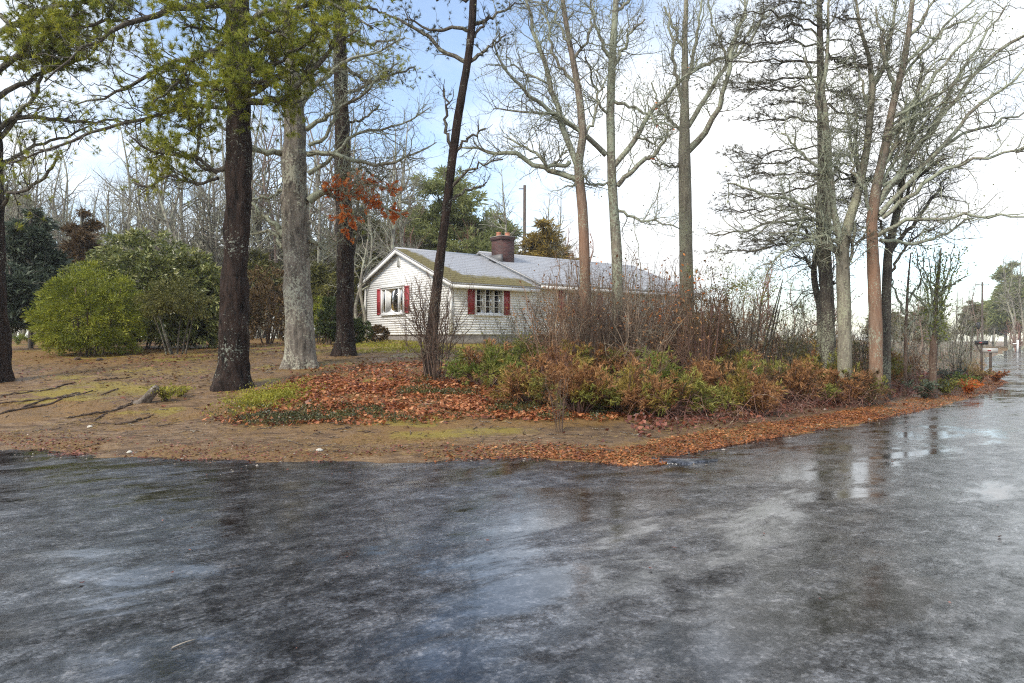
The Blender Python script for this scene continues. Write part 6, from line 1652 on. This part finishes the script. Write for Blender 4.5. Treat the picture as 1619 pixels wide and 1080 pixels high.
for i, (px, Y, h_, w_, lf, l_) in enumerate(((1500, 24.0, 0.55, 0.8, L_HOLLY, 'dark glossy evergreen plant left of the mailboxes'), (1462, 18.6, 0.5, 0.6, L_HOLLY, 'dark green plant at the foot of the small upright tree'),
        (1495, 19.8, 0.5, 0.8, L_JUN, 'grassy olive clump right of the small upright tree'), (1525, 22.0, 0.5, 0.5, L_JUNB, 'fresh green plant behind the red-leaved shrub'),
        (1530, 20.6, 0.42, 0.55, L_OAK, 'bright rust-red leafy shrub at the road side near the mailboxes'), (1548, 25.5, 0.55, 0.6, L_STRAW, 'tan dry plant below the mailboxes'),
        (1530, 27.5, 0.8, 0.7, L_STRAW, 'tan grassy mound behind the near mailbox'), (1575, 26.5, 0.4, 0.5, L_FALLO, 'orange-brown leafy clump at the bend of the road'))):
    leafy_plant('leafy_plant', l_, on_ground(px, Y), h_, w_, 34, lf, 920 + i, (0.06, 0.13), 0.4, per=22)

# pale fallen branch behind the big pine, stone, stick and leaf clump by the road
p0 = G(415, 530)
M_PALE = mat_plain('bleached_wood', (0.46, 0.39, 0.31), 0.8, 0.25, 12)
t = thing('fallen_branch', 'pale bleached fallen branch between the big dark pine and the oak', 'branch', p0)
rng = np.random.default_rng(5)
mn = smooth_line(np.array([(-0.7, 0, 0.03), (-0.1, 0.1, 0.25), (0.5, 0.1, 0.42), (0.9, 0.0, 0.62)]), 10, 1)
obj('stem', Geo().tubes(mn, np.linspace(0.04, 0.015, 10), 6).mesh('stem', M_PALE, True), t)
C, CR_ = grow(mn[None], np.full((1, 10), 0.03), rng, per_m=7, length=(0.3, 0.7), K=6, r0=0.014, up=0.03, wig=0.15)
obj('twigs', Geo().tubes(C, CR_, 4).mesh('twigs', M_PALE, True), t)
M_STONE = mat_plain('pale_stone', (0.55, 0.52, 0.44), 0.8, 0.2, 20, bstr=0.4)
def stone(label, px, py, r, seed, mat=M_STONE):
    rng = np.random.default_rng(seed); import bmesh
    bm = bmesh.new(); bmesh.ops.create_icosphere(bm, subdivisions=2, radius=r)
    for v in bm.verts:
        v.co.z *= 0.55; v.co *= 1 + 0.35 * (rng.random() - 0.5)
    me = bpy.data.meshes.new('stone'); bm.to_mesh(me); bm.free(); me.materials.append(mat)
    p = G(px, py); tag(obj('stone', me, None, (p[0], p[1], max(p[2], 0) + r * 0.25)), label, 'stone', 'stones along the sandy edge')
stone('pale pointed stone on the sand near the road, below the leaf bed', 505, 714, 0.05, 1)
stone('small tan stone on the sand at the left', 142, 676, 0.045, 2)
stone('small tan stone at the asphalt edge at left', 205, 717, 0.04, 3)
stone('dark clod at the lower left foot of the clipped bush', 122, 569, 0.10, 4, B_ROOT)
stone('dark clod below the clipped bush, right of centre', 157, 570, 0.10, 5, B_ROOT)
p0 = np.array([(290 - CX) / F * 3.66, 3.66, 0.006])
st = smooth_line(np.array([(-0.035, -0.055, 0.0), (0.0, 0.0, 0.004), (0.04, 0.05, 0.0)]), 6)
tag(obj('stick', Geo().tubes(st, np.linspace(0.004, 0.0025, 6), 6).mesh('stick', M_PALE, True), None, tuple(p0)), 'pale broken stick lying on the asphalt in the foreground', 'stick')

# mailboxes, lamp, post, poles and wires
M_BLACK = mat_plain('black_metal', (0.02, 0.02, 0.022), 0.4, 0.2, 5)
M_GALV = mat_plain('grey_metal', (0.42, 0.41, 0.38), 0.45, 0.15, 5)
M_POST = mat_plain('dark_post', (0.06, 0.045, 0.035), 0.8, 0.3, 9)
M_WOODP = mat_bark('creosoted_pole', (0.05, 0.04, 0.033), (0.13, 0.10, 0.08), (0.2, 0.18, 0.15), 0.1, 10, 0.4)
def mailbox(label, px, Y, z_top, mat, rz, brace):
    b0 = on_ground(px, Y); t = thing('mailbox', label, 'mailbox', b0, 'roadside mailboxes', rz); h = z_top - b0[2]
    obj('post', Geo().box((-0.05, -0.05, -0.2), (0.05, 0.05, h - 0.20)).mesh('post', M_POST), t)
    prof = [(-0.09, 0), (0.09, 0), (0.09, 0.10)] + [(0.09 * math.cos(a), 0.10 + 0.09 * math.sin(a)) for a in np.linspace(0.3, math.pi - 0.3, 7)] + [(-0.09, 0.10)]
    g = Geo().prism([(x, h - 0.19 + z) for x, z in prof], -0.26, 0.26); bx = obj('box', g.mesh('box', mat), t)
    g = Geo().prism([(x * 0.96, h - 0.187 + z * 0.96) for x, z in prof], -0.272, -0.262); obj('door', g.mesh('door', mat), bx)
    obj('flag', Geo().box((0.092, -0.1, h - 0.12), (0.102, 0.02, h - 0.07)).mesh('flag', M_SHUT), bx)
    if brace:
        g = Geo().tubes(np.array([(0, 0.0, h - 0.65), (0, -0.2, h - 0.2)]), np.array([0.03, 0.03]), 4); obj('brace', g.mesh('brace', M_POST), t)
mailbox('grey metal mailbox on a dark post, nearer one at the bend of the road', 1566, 29.0, 1.27, M_GALV, -2.18, False)
mailbox('black mailbox on a braced post, just beyond the grey one', 1552, 33.0, 1.58, M_BLACK, -2.18, True)
b0 = on_ground(1534, 33.0); t = thing('lamp_post', 'thin dark lamp post with a small black lantern behind the mailboxes', 'lamp post', b0)
z1 = CAMZ + 21 / F * 33 - b0[2]
obj('post', Geo().tubes(np.array([(0, 0, -0.2), (0.05, 0, z1 * 0.6), (0.12, 0, z1)]), np.array([0.045, 0.04, 0.035]), 8).mesh('post', M_POST, True), t)
obj('arm', Geo().tubes(np.array([(0.12, 0, z1), (0.25, 0, z1 + 0.02), (0.36, 0, z1 + 0.05)]), np.array([0.02, 0.02, 0.02]), 6).mesh('arm', M_BLACK, True), t)
g = Geo().tubes(np.array([(0.37, 0, z1 - 0.10), (0.37, 0, z1 - 0.06), (0.38, 0, z1 + 0.18), (0.385, 0, z1 + 0.24)]), np.array([0.05, 0.065, 0.075, 0.02]), 8); obj('lantern', g.mesh('lantern', M_BLACK), t)
b0 = on_ground(1609, 88.0); t = thing('white_post', 'white cross-armed post on the grass across the road', 'post', b0)
h = CAMZ - 0.0 / F * 88 - b0[2] + 0.05
obj('post', Geo().box((-0.09, -0.09, -0.2), (0.09, 0.09, h)).mesh('post', M_TRIM), t)
obj('arm', Geo().box((-0.6, -0.05, h - 0.55), (0.15, 0.05, h - 0.43)).mesh('arm', M_TRIM), t)
b0 = on_ground(829, 62.0); t = thing('utility_pole', 'weathered utility pole behind the roof, right of the chimney', 'pole', b0)
h = CAMZ + 245 / F * 62 - b0[2]
obj('pole', Geo().tubes(np.array([(0, 0, -0.3), (0, 0, h * 0.5), (0.03, 0, h)]), np.array([0.17, 0.155, 0.13]), 10).mesh('pole', M_WOODP, True), t)
obj('bracket', Geo().box((-0.5, -0.04, h - 0.35), (-0.02, 0.04, h - 0.28)).mesh('bracket', M_WOODP), t)
b0 = on_ground(1553, 105.0); t = thing('utility_pole', 'distant utility pole beside the far road', 'pole', b0)
h = CAMZ + 92 / F * 105 - b0[2]
obj('pole', Geo().tubes(np.array([(0, 0, -0.3), (0, 0, h * 0.5), (0.02, 0, h)]), np.array([0.16, 0.14, 0.12]), 8).mesh('pole', M_WOODP, True), t)
obj('crossarm', Geo().box((-1.0, -0.05, h - 0.5), (1.0, 0.05, h - 0.38)).mesh('crossarm', M_WOODP), t)
top = b0 + np.array([0, 0, h - 0.36])
for k, (dx, l_) in enumerate(((-0.9, 'upper power line running from the distant pole to the right'), (0.9, 'lower power line running from the distant pole to the right'))):
    e = W(1720, 405 + k * 14, 70.0)
    ts = np.linspace(0, 1, 16)[:, None]; s0 = top + np.array([dx, 0, 0])
    pl_ = s0 * (1 - ts) + e * ts; pl_[:, 2] -= (4 * ts * (1 - ts))[:, 0] * 0.5
    tag(obj('power_line', Geo().tubes(pl_ - s0, np.full(16, 0.022), 4).mesh('power_line', M_BLACK, True), None, tuple(s0)), l_, 'power line')

# ------------------------------------------------------------------ damp air: far things pale a little
m = bpy.data.materials.new('damp_air'); m.use_nodes = True
nt = m.node_tree; nt.nodes.clear()
vo = nt.nodes.new('ShaderNodeOutputMaterial'); pv = nt.nodes.new('ShaderNodeVolumePrincipled')
pv.inputs['Color'].default_value = (0.93, 0.95, 0.97, 1); pv.inputs['Density'].default_value = 0.0006
pv.inputs['Anisotropy'].default_value = 0.2
nt.links.new(pv.outputs[0], vo.inputs['Volume'])
hz = obj('haze', Geo().box((-425, -65, -1.2), (425, 605, 26.0)).mesh('haze', m)); tag(hz, kind='stuff')
